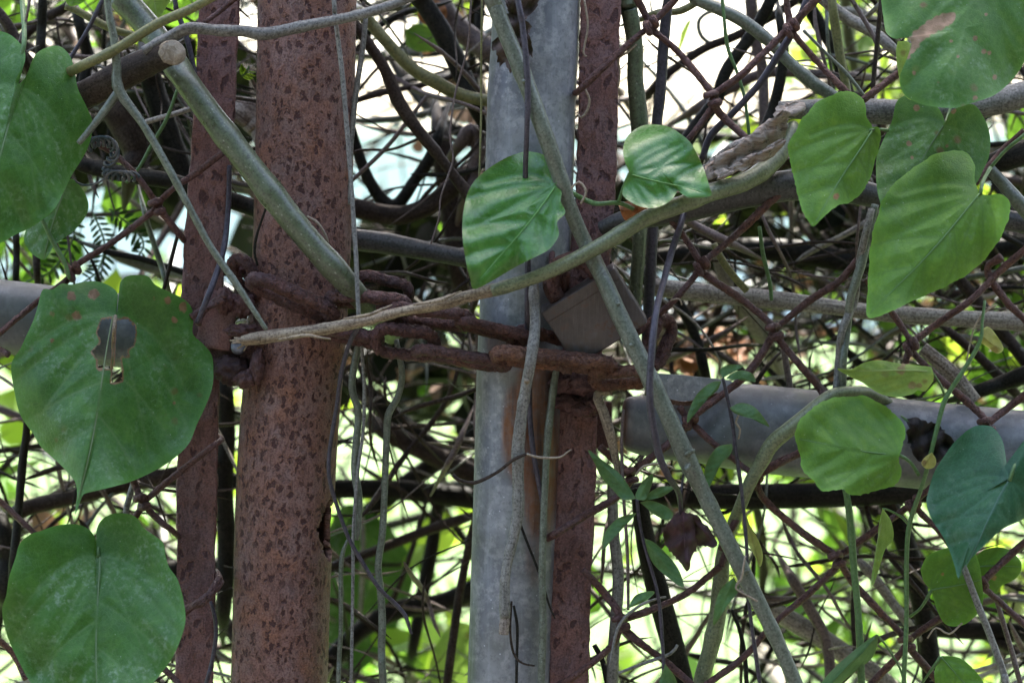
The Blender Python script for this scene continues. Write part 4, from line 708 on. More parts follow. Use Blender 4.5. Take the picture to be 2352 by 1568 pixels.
dl = vine_leaf('shrivelled purple brown dead leaf hanging beside the diagonal stem', [(1567, 1172), (1548, 1182), (1532, 1204), (1524, 1232), (1530, 1256), (1546, 1270), (1558, 1288), (1580, 1310), (1588, 1284), (1598, 1262), (1600, 1230), (1596, 1200), (1584, 1180)], (1567, 1174), (1580, 1310), -30, 'leaf_dead', fold=30, wave=5, crinkle=2.2, serr=1.5, quilt=4, vw=1.6, petiole=[(1563, 1150, 5), (1570, 1090, 6), (1580, 1040, 6, -34)], pmat='bark_purple', pw=5)
fl = vine_leaf(None, [(1580, 1178), (1600, 1184), (1622, 1204), (1640, 1232), (1648, 1252), (1632, 1256), (1616, 1250), (1604, 1256), (1596, 1236), (1588, 1206)], (1580, 1180), (1646, 1252), -22, 'leaf_dead', parent=dl, fold=26, wave=5, crinkle=2, serr=1.5); fl.name = 'curled_lobe'
vine_leaf('black shrivelled leaf lying on the rail behind the round leaf', [(2080, 965), (2110, 960), (2150, 975), (2180, 1000), (2190, 1030), (2160, 1055), (2120, 1060), (2090, 1030)], (2090, 970), (2180, 1040), -20, 'leaf_black', wave=5, crinkle=3, serr=2, petiole=[(2075, 960, 5), (2215, 975, 4), (2240, 960, 3)] and [(2070, 955, 5)])
vine_leaf('crumpled dead brown leaf against the top of the galvanised pipe', [(1150, -30), (1232, -30), (1228, 20), (1212, 60), (1222, 100), (1218, 140), (1190, 150), (1160, 160), (1138, 120), (1128, 100), (1150, 80), (1165, 40)], (1200, -20), (1170, 158), -28, 'leaf_brown', wave=4, crinkle=3, serr=4, midrib=False)

# small lance leaved plants: one thing each, a stem with its leaves
def herb(label, stem_pts, leaves, y, mat='leaf_small', smat='bark_purple'):
    e = empty('young_vine', P(stem_pts[-1][0], stem_pts[-1][1], y / 1000.), label, 'plant')
    part_tube('stem', stem_pts, smat, e, y=y, lump=.04)
    for i, (b, t, o_, dy) in enumerate(leaves):
        vine_leaf(None, o_, b, t, y + dy, mat, parent=e, palmate=False, fold=10, wave=6, droop=6, seed=200 + i + int(b[0]), quilt=2.2)
    return e
herb('small young vine with drooping lance leaves in front of the rail', [(1660, 868, 8), (1667, 896, 9), (1681, 962, 9), (1691, 1041, 9), (1704, 1134, 9), (1714, 1243, 8), (1717, 1314, 8), (1722, 1400, 9), (1745, 1568, 10), (1750, 1640, 10)],
     [((1657, 876), (1579, 972), [(1657, 875), (1636, 877), (1612, 893), (1596, 912), (1580, 949), (1579, 973), (1591, 946), (1617, 917), (1646, 898)], -6),
      ((1677, 938), (1768, 980), [(1676, 936), (1699, 925), (1726, 930), (1747, 949), (1768, 981), (1738, 964), (1710, 957), (1686, 948)], -8),
      ((1680, 1020), (1623, 1127), [(1681, 1019), (1654, 1023), (1638, 1036), (1623, 1062), (1617, 1094), (1622, 1128), (1636, 1105), (1646, 1075), (1673, 1049), (1683, 1030)], -6),
      ((1660, 868), (1707, 840), [(1660, 868), (1652, 851), (1673, 837), (1708, 840), (1685, 853)], -4),
      ((1668, 868), (1734, 877), [(1668, 868), (1680, 858), (1702, 850), (1728, 858), (1735, 878), (1706, 868), (1685, 872)], -8),
      ((1686, 1325), (1640, 1434), [(1686, 1325), (1697, 1353), (1672, 1388), (1639, 1436), (1643, 1385), (1657, 1349)], -2)], -34)
herb('small young vine with a star of lance leaves in front of the right flat bar', [(1463, 1146, 9), (1466, 1178, 8), (1476, 1236, 8), (1494, 1300, 8), (1510, 1360, 8), (1520, 1450, 9), (1530, 1640, 9)],
     [((1461, 1146), (1351, 1033), [(1461, 1145), (1442, 1112), (1417, 1081), (1374, 1049), (1350, 1032), (1367, 1066), (1381, 1095), (1406, 1123), (1431, 1147)], -6),
      ((1465, 1146), (1498, 1088), [(1463, 1147), (1459, 1137), (1473, 1109), (1499, 1087), (1496, 1116), (1482, 1146)], -12),
      ((1474, 1150), (1548, 1119), [(1474, 1150), (1484, 1138), (1502, 1123), (1523, 1116), (1549, 1119), (1525, 1138), (1498, 1146)], -8),
      ((1470, 1152), (1538, 1192), [(1470, 1153), (1495, 1149), (1530, 1162), (1547, 1180), (1534, 1195), (1502, 1180)], -10),
      ((1462, 1178), (1385, 1262), [(1463, 1177), (1424, 1187), (1403, 1204), (1388, 1226), (1384, 1263), (1398, 1243), (1412, 1218), (1445, 1197)], -6),
      ((1480, 1236), (1569, 1349), [(1480, 1235), (1505, 1247), (1541, 1282), (1562, 1314), (1570, 1350), (1537, 1328), (1502, 1296), (1488, 1268)], -6),
      ((1442, 1396), (1503, 1360), [(1442, 1396), (1459, 1367), (1488, 1357), (1504, 1360), (1480, 1381)], -4),
      ((1530, 1530), (1555, 1620), [(1528, 1524), (1551, 1555), (1562, 1600), (1540, 1610), (1512, 1580)], -6)], -30)
# feathery fronds hanging at the left, and the little bright sprig between bar and post
def frond(label, rach, y, n_, ll, mat):
    e = empty('feathery_frond', P(rach[0][0], rach[0][1], y / 1000.), label, 'frond'); part_tube('rachis', [(a, b, 5) for a, b in rach], 'vine_green', e, y=y)
    q = spline(np.array([[a, b, 0] for a, b in rach], float), 4); tot = len(q)
    for i in range(n_):
        k = int((.08 + .9 * i / n_) * (tot - 2)); p = q[k]; d = q[k + 1] - q[k]; d /= np.linalg.norm(d); nr = np.array([-d[1], d[0], 0])
        for sd in (-1, 1):
            l_ = ll * (.6 + .4 * math.sin(math.pi * (i + 1) / (n_ + 1))); dr = nr * sd * .9 + d * .45; pe = np.array([-dr[1], dr[0], 0]); a = p; w_ = l_ * .13
            pts = [a, a + dr * l_ * .35 + pe * w_, a + dr * l_ * .75 + pe * w_ * .9, a + dr * l_, a + dr * l_ * .75 - pe * w_ * .9, a + dr * l_ * .35 - pe * w_]
            me = bpy.data.meshes.new('leaflet'); dz = [0, -1, -1, 1, 0, 0]
            me.from_pydata([P(u_[0], u_[1], (y + dz[m_] + 3 * math.sin(i + m_)) / 1000.) for m_, u_ in enumerate(pts)] + [P(*(a + dr * l_ * .5)[:2], (y + 1.5) / 1000.)], [], [(6, (m_ + 1) % 6, m_) for m_ in range(6)]); link('leaflet', me, mat, e)
frond('dark feathery frond hanging over the left rail, leftmost', [(150, 470), (170, 540), (120, 620), (60, 648)], 130, 13, 34, 'foliage_dark')
frond('dark feathery frond behind the mesh node at the left', [(215, 490), (240, 560), (225, 620), (190, 650)], 130, 13, 34, 'foliage_dark')
frond('dark feathery frond nearest the narrow flat bar at the left', [(250, 480), (300, 520), (330, 560), (310, 600)], 130, 10, 36, 'foliage_dark')
frond('tiny bright green sprig between the narrow bar and the thick post', [(556, 176), (566, 166), (572, 152)], 30, 4, 26, 'foliage_lime')
# ------------------------------------------------------------------ vines and branches one can tell apart
S = stem
S('vine', [(255, -40, 62, 10), (285, 0, 60, 6), (340, 62, 60, 0), (400, 145, 58, -12), (440, 205, 58, -24), (520, 312, 58, -30), (610, 428, 59, -34), (700, 540, 58, -36), (790, 642, 56, -34), (840, 700, 48, -16), (900, 770, 44, 30)], 'bark_green', 'thick smooth green stem slanting across the thick post down to the chain', 'vine', nodes=.055, lump=.01)
cb = empty('cut_branch', P(200, 215, -.02), 'thick brown branch stub with a pale sawn end, upper left', 'branch')
part_tube('bark', [(150, 240, 56, 0), (200, 216, 60, -8), (260, 184, 62, -18), (330, 148, 64, -32), (392, 122, 58, -50)], 'bark_brown', cb, lump=.07, rough=.02)
V, F, uv = sweep(np.array([P(388, 124, -.044), P(398, 121, -.0535), P(399, 121, -.0545), P(399, 121, -.0548)]), np.array([29, 29, 27, 8]) * U, 22, .05, 6, rough=.02)
link('sawn_end', tri_fix(V, F, uv, 'sawn_end'), 'cut_wood', cb)
S('branch', [(330, 118, 24, -42), (380, 92, 28, -44), (433, 66, 30, -46), (500, 70, 27, -46), (560, 72, 27, -44), (610, 78, 30, -42), (700, 60, 27, -40), (800, 40, 25, -36), (880, 18, 24, -32), (960, -12, 22, -28)], 'bark_grey', 'grey horizontal branch crossing the top of the bar and thick post', 'branch', nodes=.04)
S('vine', [(120, 185, 20, 0), (165, 163, 24, -26), (200, 146, 24, -50), (260, 117, 25), (360, 56, 24), (430, 25, 22), (500, -12, 20)], 'bark_olive', 'straight olive yellow stem at the upper left', 'vine', y=-56, nodes=.04)
ft = empty('forked_twig', P(610, 755, -.05), 'thin grey green forked twig slanting from the upper left to the bracket', 'twig')
part_tube('stem', [(243, -20, 15), (252, 40, 17), (262, 90, 18), (268, 150, 20), (274, 208, 24), (330, 288, 19), (385, 382, 18), (432, 470, 17), (480, 560, 16), (545, 655, 16), (612, 757, 11)], 'bark_greygreen', ft, y=-52, nodes=.035)
part_tube('side_shoot', [(274, 208, 22), (245, 248, 19), (215, 288, 17), (180, 330, 14)], 'bark_greygreen', ft, y=-50)
S('twig', [(766, -20, 11, -30), (770, 40, 11, -30), (788, 190, 12, -32), (805, 400, 11, -34), (816, 560, 11, -38), (824, 730, 11, -46)], 'bark_grey', 'long thin pale twig hanging down the right side of the thick post', 'twig')
S('twig', [(840, 40, 13), (833, 110, 13), (815, 235, 14), (804, 364, 12), (800, 470, 10)], 'bark_grey', 'grey twig just right of the thick post, upper part', 'twig', y=10)
S('vine', [(1820, 290, 30, 0), (1819, 303, 36, -4), (1785, 364, 40, -16), (1719, 414, 42, -30), (1634, 442, 42, -40), (1560, 472, 40, -48), (1480, 503, 38, -52), (1400, 552, 36, -54), (1300, 606, 33, -56), (1220, 640, 30, -54), (1130, 668, 29, -52)], 'bark_mossy', 'green stem arching from the right down past the padlock', 'vine', nodes=.06, lump=.012)
st_ = S('vine', [(1140, 664, 29, -50), (1060, 684, 27, -50), (1000, 700, 28, -52), (920, 716, 26, -50), (850, 734, 30, -48), (760, 752, 28, -46), (680, 764, 27, -44), (600, 776, 28, -42), (556, 782, 22, -40)], 'bark_straw', 'dry straw coloured stick lying along the chain to the bracket', 'stick', nodes=.04, lump=.07, rough=.02)
for k, (a, b, c_, d_) in enumerate([(538, 776, 10, -4), (532, 788, 9, 0), (545, 800, 8, 2), (560, 806, 6, 4), (528, 782, 7, -6)]):
    part_tube('splinter', [(600, 776 + k - 2, 14, -44), (572, 780 + (b - 782) * .3, c_, -44 + d_), (a, b, c_ * .45, -42 + d_)], 'bark_straw', st_, lump=.08, step=5)
for k, (a, b, c_, d_) in enumerate([(850, 722, 900, 700), (1010, 690, 1060, 668), (700, 770, 760, 778)]):
    part_tube('bark_shred', [(a - 60, b + 10, 5, -58), (a, b, 8, -62), ((a + c_) / 2, (b + d_) / 2, 7, -62), (c_, d_, 3, -60)], 'bark_straw', st_, lump=.08, step=6)
S('branch', [(1380, 525, 30, 0), (1440, 505, 44, -6), (1560, 482, 60, -10), (1700, 446, 68, -8), (1830, 426, 70, -4), (1960, 440, 62, 6), (2100, 470, 50, 20), (2400, 520, 48, 30)], 'bark_slate', 'thick dark branch running right from the flat bar behind the leaves', 'branch', lump=.04)
pb = empty('peeling_bark', P(1620, 395, -.02), 'strip of pale peeling dead bark above the arching green stem', 'bark')
for k, (o1, o2, w1, dy, m_) in enumerate([(4, 4, 34, 12, 'bark_dry'), (16, 12, 18, 8, 'bark_straw'), (-14, -12, 16, 10, 'bark_dry')]):
    part_tube('flake', [(1606 + k * 5, 402 + o1 * .3, w1 * .5, -20 + dy), (1640, 382 + o1, w1, -28 + dy), (1690, 350 + o1, w1 * 1.05, -32 + dy), (1738, 327 + o1 * .9, w1 * .95, -30 + dy), (1778, 296 + o2 * .8, w1 * .8, -25 + dy), (1796 + o2 * .4, 258, w1 * .6, -18 + dy), (1812 + k * 6, 240 + k * 2, w1 * .3, -10 + dy)], m_, pb, lump=.13, rough=.1, sides=14, step=7)
for nm, o_, b_, t_, yy in [('big', [(1614, 388), (1632, 372), (1662, 358), (1700, 343), (1735, 330), (1757, 308), (1778, 290), (1786, 266), (1800, 252), (1812, 262), (1806, 290), (1796, 312), (1772, 334), (1748, 352), (1720, 366), (1690, 384), (1660, 398), (1634, 412), (1618, 408)], (1616, 398), (1802, 256), -40),
                           ('low', [(1640, 400), (1690, 380), (1740, 352), (1785, 330), (1800, 318), (1790, 340), (1745, 372), (1690, 398), (1650, 412)], (1640, 406), (1798, 322), -46),
                           ('tip', [(1780, 268), (1792, 246), (1815, 236), (1838, 238), (1850, 248), (1826, 262), (1806, 272), (1796, 290)], (1786, 280), (1846, 246), -34)]:
    e_ = vine_leaf(None, o_, b_, t_, yy, 'bark_plate', parent=pb, midrib=False, serr=2.2, crinkle=1.6, wave=5, quilt=0, fold=16, seed=len(nm) + int(yy * -1)); e_.name = 'bark_sheet'; md = e_.modifiers.new('thick', 'SOLIDIFY'); md.thickness = .0016
S('branch', [(1790, 252, 40), (1900, 252, 54), (2010, 256, 56), (2120, 258, 52), (2260, 242, 54), (2370, 212, 58)], 'bark_grey', 'grey horizontal branch behind the upper right leaves', 'branch', y=10, lump=.04)
S('branch', [(2190, 400, 30), (2280, 375, 46), (2370, 345, 56)], 'bark_dark', 'dark branch end at the right edge beside the largest leaf', 'branch', y=20)
S('branch', [(2270, 385, 26), (2310, 430, 30), (2370, 500, 34)], 'bark_greygreen', 'grey green twig slanting down at the right edge', 'twig', y=6)
S('vine', [(2275, 385, 8), (2310, 345, 8), (2370, 295, 9)], 'vine_green', 'thin green stalk rising at the right edge', 'stalk', y=-20)
v10p = [(1118, -30, 36, -46), (1135, 10, 38, -46), (1165, 85, 38, -46), (1205, 180, 38, -48), (1245, 290, 38, -50), (1280, 390, 37, -46), (1310, 480, 36, -42), (1345, 560, 36, -40), (1385, 640, 38, -48), (1430, 740, 40, -52), (1480, 842, 40, -54), (1530, 945, 40, -54), (1580, 1058, 44, -52), (1610, 1120, 36, -50), (1650, 1200, 36, -50), (1700, 1300, 38, -50), (1745, 1388, 36, -48), (1790, 1482, 34, -46), (1830, 1575, 34, -44), (1880, 1690, 34, -40)]
v10 = S('vine', v10p, 'bark_greygreen', 'long grey green stem running diagonally across the padlock to the bottom edge', 'vine', nodes=.07, lump=.012)
stubs(v10, v10p, [(11.9, .8, -.6, 22, 12), (12.1, -.5, .85, 18, 14), (15.2, .7, -.5, 16, 10), (3.1, -.6, -.4, 12, 12), (8.6, .8, -.2, 12, 11), (9.5, -.8, .2, 10, 10)])
S('vine', [(1186, -20, 15, -52), (1200, 60, 15, -54), (1212, 190, 15, -56), (1210, 300, 13, -54), (1207, 420, 13, -40), (1212, 560, 14, -30), (1212, 700, 15, -30), (1212, 790, 13, -22), (1217, 950, 13, -18), (1224, 1030, 13, -18), (1240, 1125, 11, -16), (1252, 1200, 8, -14)], 'bark_purple', 'dark purple vine hanging down the middle of the galvanised pipe', 'vine')
tw1 = empty('twig', P(1226, 655, -.04), 'grey knobbly twig hanging before the galvanised pipe, its bark torn at the lower end', 'twig')
part_tube('stem', [(1225, 640, 20, -34), (1227, 680, 24, -38), (1228, 755, 25, -48), (1219, 826, 26, -52), (1210, 878, 27, -48), (1200, 936, 28, -44), (1190, 1028, 27, -40), (1190, 1120, 25, -38), (1188, 1185, 25, -38), (1173, 1262, 26, -38), (1160, 1332, 26, -38), (1160, 1418, 25, -38)], 'bark_grey', tw1, nodes=.03, lump=.06, rough=.02)
part_tube('torn_end', [(1160, 1412, 23, -38), (1158, 1435, 26, -38), (1157, 1456, 23, -38)], 'bark_dry', tw1, rough=.05, step=5)
part_tube('bud_scar', [(1210, 872, 13, -46), (1210, 876, 14, -52.4), (1210, 877, 7, -52.9)], 'cut_wood', tw1, step=3)
S('twig', [(1278, 845, 15, -16), (1270, 900, 18, -16), (1260, 985, 19, -16), (1255, 1050, 17, -16), (1250, 1150, 17, -16), (1245, 1300, 17, -16), (1247, 1420, 17, -16), (1243, 1568, 18, -16), (1240, 1660, 18, -16)], 'bark_greygreen', 'straight grey green twig between the galvanised pipe and the right flat bar', 'twig', nodes=.05)
S('twig', [(1188, 1180, 5), (1205, 1230, 6), (1240, 1320, 6), (1262, 1390, 5), (1275, 1420, 4)], 'bark_dark', 'thin dark twig crossing the lower galvanised pipe', 'twig', y=-16)
S('tendril', [(1175, 1380, 5), (1172, 1450, 6), (1180, 1500, 6), (1200, 1522, 5), (1228, 1528, 4)], 'bark_brown', 'brown curved tendril at the foot of the grey knobbly twig', 'tendril', y=-34)
S('twig', [(1180, 1390, 6), (1188, 1440, 7), (1187, 1510, 7), (1186, 1590, 7)], 'bark_dark', 'thin black twig dropping to the bottom edge over the galvanised pipe', 'twig', y=-22)
S('tendril', [(1040, 1090, 9), (1055, 1102, 9), (1090, 1108, 9), (1140, 1085, 8), (1180, 1055, 8), (1215, 1040, 7)], 'bark_brown', 'dark hooked twig reaching left out of the galvanised pipe', 'tendril', y=-46)
S('tendril', [(1210, 1042, 5), (1240, 1050, 6), (1285, 1050, 5), (1300, 1040, 4), (1312, 1032, 3)], 'tendril', 'pale wavy tendril over the stained pipe', 'tendril', y=-48)
# hanging roots between post and pipe
G1 = 'thin stems hanging between the post and the pipe'
S('hanging_vine', [(838, 755, 12), (822, 800, 17), (810, 862, 18), (810, 900, 18), (823, 946, 18), (819, 1008, 17), (815, 1081, 18), (823, 1137, 19), (822, 1206, 17), (820, 1240, 9)], 'bark_greygreen', 'wavy grey green hanging stem that ends in the gap right of the torn slot', 'vine', y=-10, group=G1)
S('hanging_vine', [(828, 750, 8), (834, 844, 8), (837, 899, 9), (834, 990, 8), (822, 1080, 8), (811, 1226, 8), (811, 1296, 8), (809, 1438, 8), (806, 1600, 8)], 'bark_grey', 'thinnest straight stem hanging between the thick post and the pipe', 'vine', y=-14, group=G1)
S('hanging_vine', [(800, 1235, 6), (786, 1275, 11), (783, 1332, 11), (783, 1438, 11), (779, 1509, 11), (776, 1600, 11)], 'bark_greygreen', 'short straight hanging stem nearest the thick post', 'vine', y=-6, group=G1)
S('hanging_vine', [(910, 780, 12), (917, 815, 14), (923, 862, 16), (914, 910, 16), (892, 953, 17), (888, 1008, 16), (885, 1081, 16), (882, 1155, 16), (878, 1226, 17), (870, 1282, 17), (869, 1314, 17), (875, 1367, 19), (878, 1438, 18), (876, 1491, 18), (882, 1600, 17)], 'bark_greygreen', 'longest wavy hanging stem, midway between the post and the pipe', 'vine', y=-4, group=G1)
S('hanging_vine', [(826, 745, 12, -44), (803, 788, 11, -40), (783, 862, 11, -34), (773, 935, 10, -30), (761, 1008, 10, -28), (755, 1063, 10, -28), (758, 1105, 10, -28), (772, 1155, 10, -26), (800, 1233, 10, -26), (836, 1296, 10, -24), (871, 1350, 10, -24), (907, 1385, 10, -20), (931, 1413, 10, -20), (945, 1455, 7, -20)], 'bark_purple', 'smooth purple vine swinging down past the torn slot', 'vine', group=G1)
S('tendril', [(1083, -10, 5), (1074, 109, 5), (1045, 219, 5), (1034, 310, 5), (1041, 364, 5), (1030, 401, 5), (1012, 455, 4), (1008, 500, 4), (990, 560, 4)], 'bark_pink', 'hair thin pink vine hanging in the gap left of the glossy leaf', 'tendril', y=-20)
S('tendril', [(1107, -10, 5), (1105, 182, 5), (1105, 260, 5), (1101, 410, 5)], 'bark_olive', 'hair thin olive vine hanging along the left side of the galvanised pipe', 'tendril', y=-20)
# stems in the upper right
S('vine', [(1436, -20, 40), (1444, 20, 40), (1459, 109, 36), (1459, 182, 38), (1468, 277, 42), (1474, 400, 36), (1470, 541, 32), (1460, 673, 30), (1452, 780, 26)], 'bark_green', 'dark green upright stem right of the upper flat bar', 'vine', y=22)
S('vine', [(1538, -20, 24), (1532, 20, 25), (1524, 109, 25), (1517, 219, 25), (1508, 300, 25), (1500, 520, 26), (1490, 700, 27), (1484, 860, 24)], 'bark_purple', 'blackish purple upright stem beside the dark green one', 'vine', y=30)
S('vine', [(1582, 440, 14, 0), (1571, 488, 15, -16), (1560, 528, 16, -24), (1542, 580, 17, -28), (1525, 644, 16, -40), (1507, 716, 16, -62), (1497, 808, 17, -72), (1492, 899, 18, -74), (1499, 971, 18, -72), (1514, 1044, 18, -68), (1536, 1095, 16, -60), (1558, 1130, 13, -40), (1566, 1190, 9, -20)], 'bark_purple', 'dark purple vine curving down in front of the diagonal stem by the padlock', 'vine')
S('branch', [(1570, -30, 24), (1597, -2, 26), (1652, 22, 27), (1703, 47, 30), (1762, 91, 28), (1816, 146, 28), (1871, 193, 32), (1911, 219, 28), (1960, 260, 26)], 'bark_greygreen', 'pale grey green branch slanting down at the upper right', 'branch', y=20, nodes=.05)
S('twig', [(1862, -20, 16), (1827, 62, 17), (1787, 128, 18), (1744, 193, 17), (1688, 255, 16), (1634, 310, 17), (1612, 366, 15)], 'bark_purple', 'dark purple twig slanting down left across the white gap', 'twig', y=-2)
S('branch', [(1870, -16, 26), (1944, 40, 28), (2009, 77, 28), (2060, 120, 24)], 'bark_bleached', 'pale bleached branch at the top left of the corner leaf', 'branch', y=60)
S('branch', [(1908, -20, 20), (1926, 109, 22), (1944, 204, 20), (1955, 300, 18)], 'bark_olive', 'olive upright stem at the upper right', 'branch', y=50)
S('twig', [(2026, -20, 11), (2017, 73, 11), (2006, 190, 11), (2000, 280, 10)], 'bark_brown', 'thin brown upright twig left of the corner leaf', 'twig', y=26)
S('twig', [(1945, -20, 10), (1960, 5, 11), (2000, 72, 11), (2022, 120, 10)], 'bark_pink', 'thin pinkish twig at the top left of the corner leaf', 'twig', y=40)
S('twig', [(1845, 70, 8), (1900, 125, 8), (1945, 170, 9), (1985, 220, 8)], 'bark_greygreen', 'thin grey twig above the mid green pointed leaf', 'twig', y=10)
S('branch', [(1840, -20, 30), (1880, 55, 34), (1918, 120, 32), (1950, 220, 30), (1990, 330, 26)], 'bark_dark', 'black branch in shade above the mid green pointed leaf', 'branch', y=140)
S('vine', [(1657, -20, 8), (1670, 102, 9), (1692, 164, 8), (1710, 226, 8), (1722, 320, 8)], 'vine_green', 'thin green vine hanging in the white gap at the upper right', 'vine', y=10)
S('branch', [(1500, 205, 22), (1532, 171, 22), (1616, 113, 22), (1688, 84, 22), (1770, 40, 22), (1830, 0, 22)], 'bark_brown', 'blurred brown branch rising through the upper white gap', 'branch', y=180)
S('branch', [(1600, 250, 24), (1645, 222, 24), (1743, 172, 24), (1840, 168, 22), (1960, 175, 22)], 'bark_pink', 'blurred pinkish branch across the lower part of the white gap', 'branch', y=170)
S('branch', [(1560, 350, 34), (1600, 290, 34), (1645, 230, 32), (1670, 160, 30), (1740, 60, 28), (1780, -20, 26)], 'bark_dark', 'dark blurred branch rising steeply through the white gap', 'branch', y=120)
S('vine', [(1640, 105, 12), (1612, 85, 12), (1604, 52, 12), (1625, 30, 11), (1668, 22, 11)], 'bark_greygreen', 'blurred looped vine in the upper white gap', 'vine', y=240)
S('branch', [(1490, 38, 18), (1520, 28, 18), (1561, 26, 18), (1605, 2, 18), (1640, -30, 18)], 'bark_olive', 'olive twig at the top edge right of the flat bar', 'branch', y=80)
S('branch', [(1721, -20, 26), (1735, 91, 27), (1752, 170, 26), (1755, 330, 22)], 'bark_pink', 'blurred pinkish upright branch near the mesh at the upper right', 'branch', y=150)
S('branch', [(1790, 40, 20), (1800, 130, 24), (1775, 250, 26), (1730, 360, 26)], 'bark_dark', 'dark curved branch behind the purple twig at the upper right', 'branch', y=90)
# right middle
S('stick', [(1500, 658, 36), (1560, 666, 38), (1700, 681, 40), (1850, 697, 40), (2000, 716, 40), (2180, 730, 40), (2380, 742, 42)], 'bark_bleached', 'long pale dead stick lying level behind the mesh at right', 'stick', y=50, lump=.06)
t2 = empty('twisted_vines', P(1929, 891, .0), 'two grey stems twisted together above the round leaf', 'vine')
part_tube('stem', [(2010, 470, 18, -6), (1999, 520, 19, -8), (1978, 607, 21, -14), (1955, 680, 20, -16), (1946, 753, 20, -12), (1936, 826, 20, -18), (1935, 895, 18, -14)], 'bark_greygreen', t2)
part_tube('stem', [(2002, 480, 16, -14), (1988, 540, 18, -18), (1972, 610, 17, -10), (1962, 690, 20, -10), (1934, 760, 18, -18), (1926, 830, 17, -12), (1920, 895, 17, -16)], 'bark_grey', t2)
S('vine', [(2090, 955, 22, 30), (2000, 905, 26, -6), (1962, 900, 30, -22), (1911, 908, 32, -26), (1864, 944, 33, -30), (1809, 988, 34, -32), (1772, 1019, 36, -30), (1747, 1062, 32, -28), (1721, 1112, 30, -26), (1702, 1160, 28, -20), (1684, 1205, 28, -10), (1662, 1270, 32, 0), (1650, 1400, 36, 0), (1634, 1473, 38, 0), (1608, 1575, 38, 0), (1590, 1660, 38, 0)], 'bark_mossy', 'crooked mossy grey stem bending over the rail and down to the bottom edge', 'vine', nodes=.06, lump=.05)
S('vine', [(1940, 1118, 14), (1947, 1150, 16), (1955, 1226, 17), (1962, 1314, 17), (1972, 1420, 17), (1979, 1568, 17), (1984, 1650, 17)], 'vine_green', 'straight green stem dropping from the round leaf to the bottom edge', 'vine', y=-26, nodes=.05)
S('vine', [(2262, 690, 7, -30), (2256, 740, 7, -34), (2250, 786, 10, -36), (2210, 855, 11, -38), (2173, 913, 12, -40), (2155, 971, 11, -42), (2138, 1041, 10, -44), (2121, 1105, 10, -40), (2089, 1204, 12, -34), (2082, 1296, 11, -32), (2082, 1420, 11, -30), (2075, 1580, 11, -30)], 'vine_green', 'thin jointed green stem running down the right side over the rail', 'vine', nodes=.035)
S('vine', [(2205, 1280, 12), (2217, 1310, 15), (2245, 1385, 17), (2273, 1456, 17), (2305, 1544, 17), (2318, 1600, 17)], 'bark_grey', 'grey olive stem slanting to the bottom edge at the far lower right', 'vine', y=-26)
S('vine', [(2290, 1380, 12), (2325, 1500, 13), (2350, 1590, 13)], 'bark_pink', 'pale pinkish twig in the far lower right corner', 'twig', y=10)
S('vine', [(1405, 900, 16, -16), (1400, 960, 20, -22), (1392, 920, 18, -20)][:1] + [(1372, 905, 20, -18), (1385, 945, 24, -20), (1398, 985, 26, -20), (1412, 1040, 18, -18), (1424, 1100, 14, -14)], 'bark_straw', 'short straw coloured stub hanging under the rusty link', 'stub', lump=.09)
S('vine', [(1432, 940, 7), (1428, 1013, 8), (1431, 1120, 8), (1438, 1220, 8), (1442, 1296, 8), (1443, 1400, 7)], 'bark_pink', 'thin pinkish vine hanging between the flat bar and the rail end', 'vine', y=-20)
S('vine', [(1405, 1100, 22), (1410, 1226, 26), (1420, 1332, 28), (1410, 1473, 28), (1405, 1600, 28)], 'bark_grey', 'brown grey upright stem just right of the lower flat bar', 'vine', y=14)
S('vine', [(1465, 1120, 34), (1476, 1200, 42), (1495, 1296, 48), (1523, 1402, 52), (1562, 1544, 54), (1580, 1640, 54)], 'bark_dark', 'thick dark stem slanting to the bottom edge right of the flat bar', 'vine', y=60)
S('vine', [(1400, 1530, 6), (1450, 1420, 7), (1490, 1405, 7), (1552, 1545, 6)][:1] + [(1420, 1440, 8), (1462, 1395, 7), (1505, 1375, 6), (1530, 1370, 5)], 'bark_grey', 'thin grey tendril twined on the mesh at the bottom', 'tendril', y=-24)
S('twig', [(1420, 1545, 8), (1480, 1522, 8), (1540, 1500, 8), (1556, 1480, 7)], 'bark_grey', 'short thin grey twig at the bottom edge right of the flat bar', 'twig', y=-14)
S('vine', [(1365, 1480, 12), (1385, 1520, 13), (1400, 1590, 14)], 'bark_dark', 'dark thin stem at the bottom beside the right flat bar', 'vine', y=16)
S('vine', [(1680, 1400, 8), (1700, 1450, 10), (1712, 1520, 11), (1716, 1600, 11)], 'bark_dark', 'dark thin stem near the bottom under the diagonal stem', 'vine', y=10)
# background branches, blurred
S('branch', [(700, 520, 40), (790, 545, 46), (900, 562, 48), (1060, 592, 46), (1180, 610, 46)], 'bark_slate', 'dark ridged branch between post and pipe above the chain', 'branch', y=70, lump=.06)
S('branch', [(790, 10, 24), (815, 58, 26), (881, 153, 27), (917, 237, 28), (954, 291, 30), (1008, 357, 28), (1063, 430, 26), (1110, 500, 24)], 'bark_brown', 'dark brown knotty branch slanting through the gap right of the post', 'branch', y=60, nodes=.03, lump=.08)
S('branch', [(830, 30, 26), (852, 55, 28), (899, 109, 29), (946, 157, 30), (1008, 193, 32), (1063, 219, 28), (1150, 238, 26)], 'bark_olive', 'mossy olive branch slanting in the upper gap right of the post', 'branch', y=90)
S('branch', [(945, -30, 44), (975, 10, 46), (1019, 80, 46), (1063, 175, 44), (1100, 260, 36)], 'bark_dark', 'thick blackish branch at the top middle', 'branch', y=120)
S('branch', [(1005, 0, 50), (1037, 50, 52), (1085, 90, 52), (1150, 130, 52)], 'bark_pink', 'thick sunlit brown branch at the top beside the galvanised pipe', 'branch', y=160)
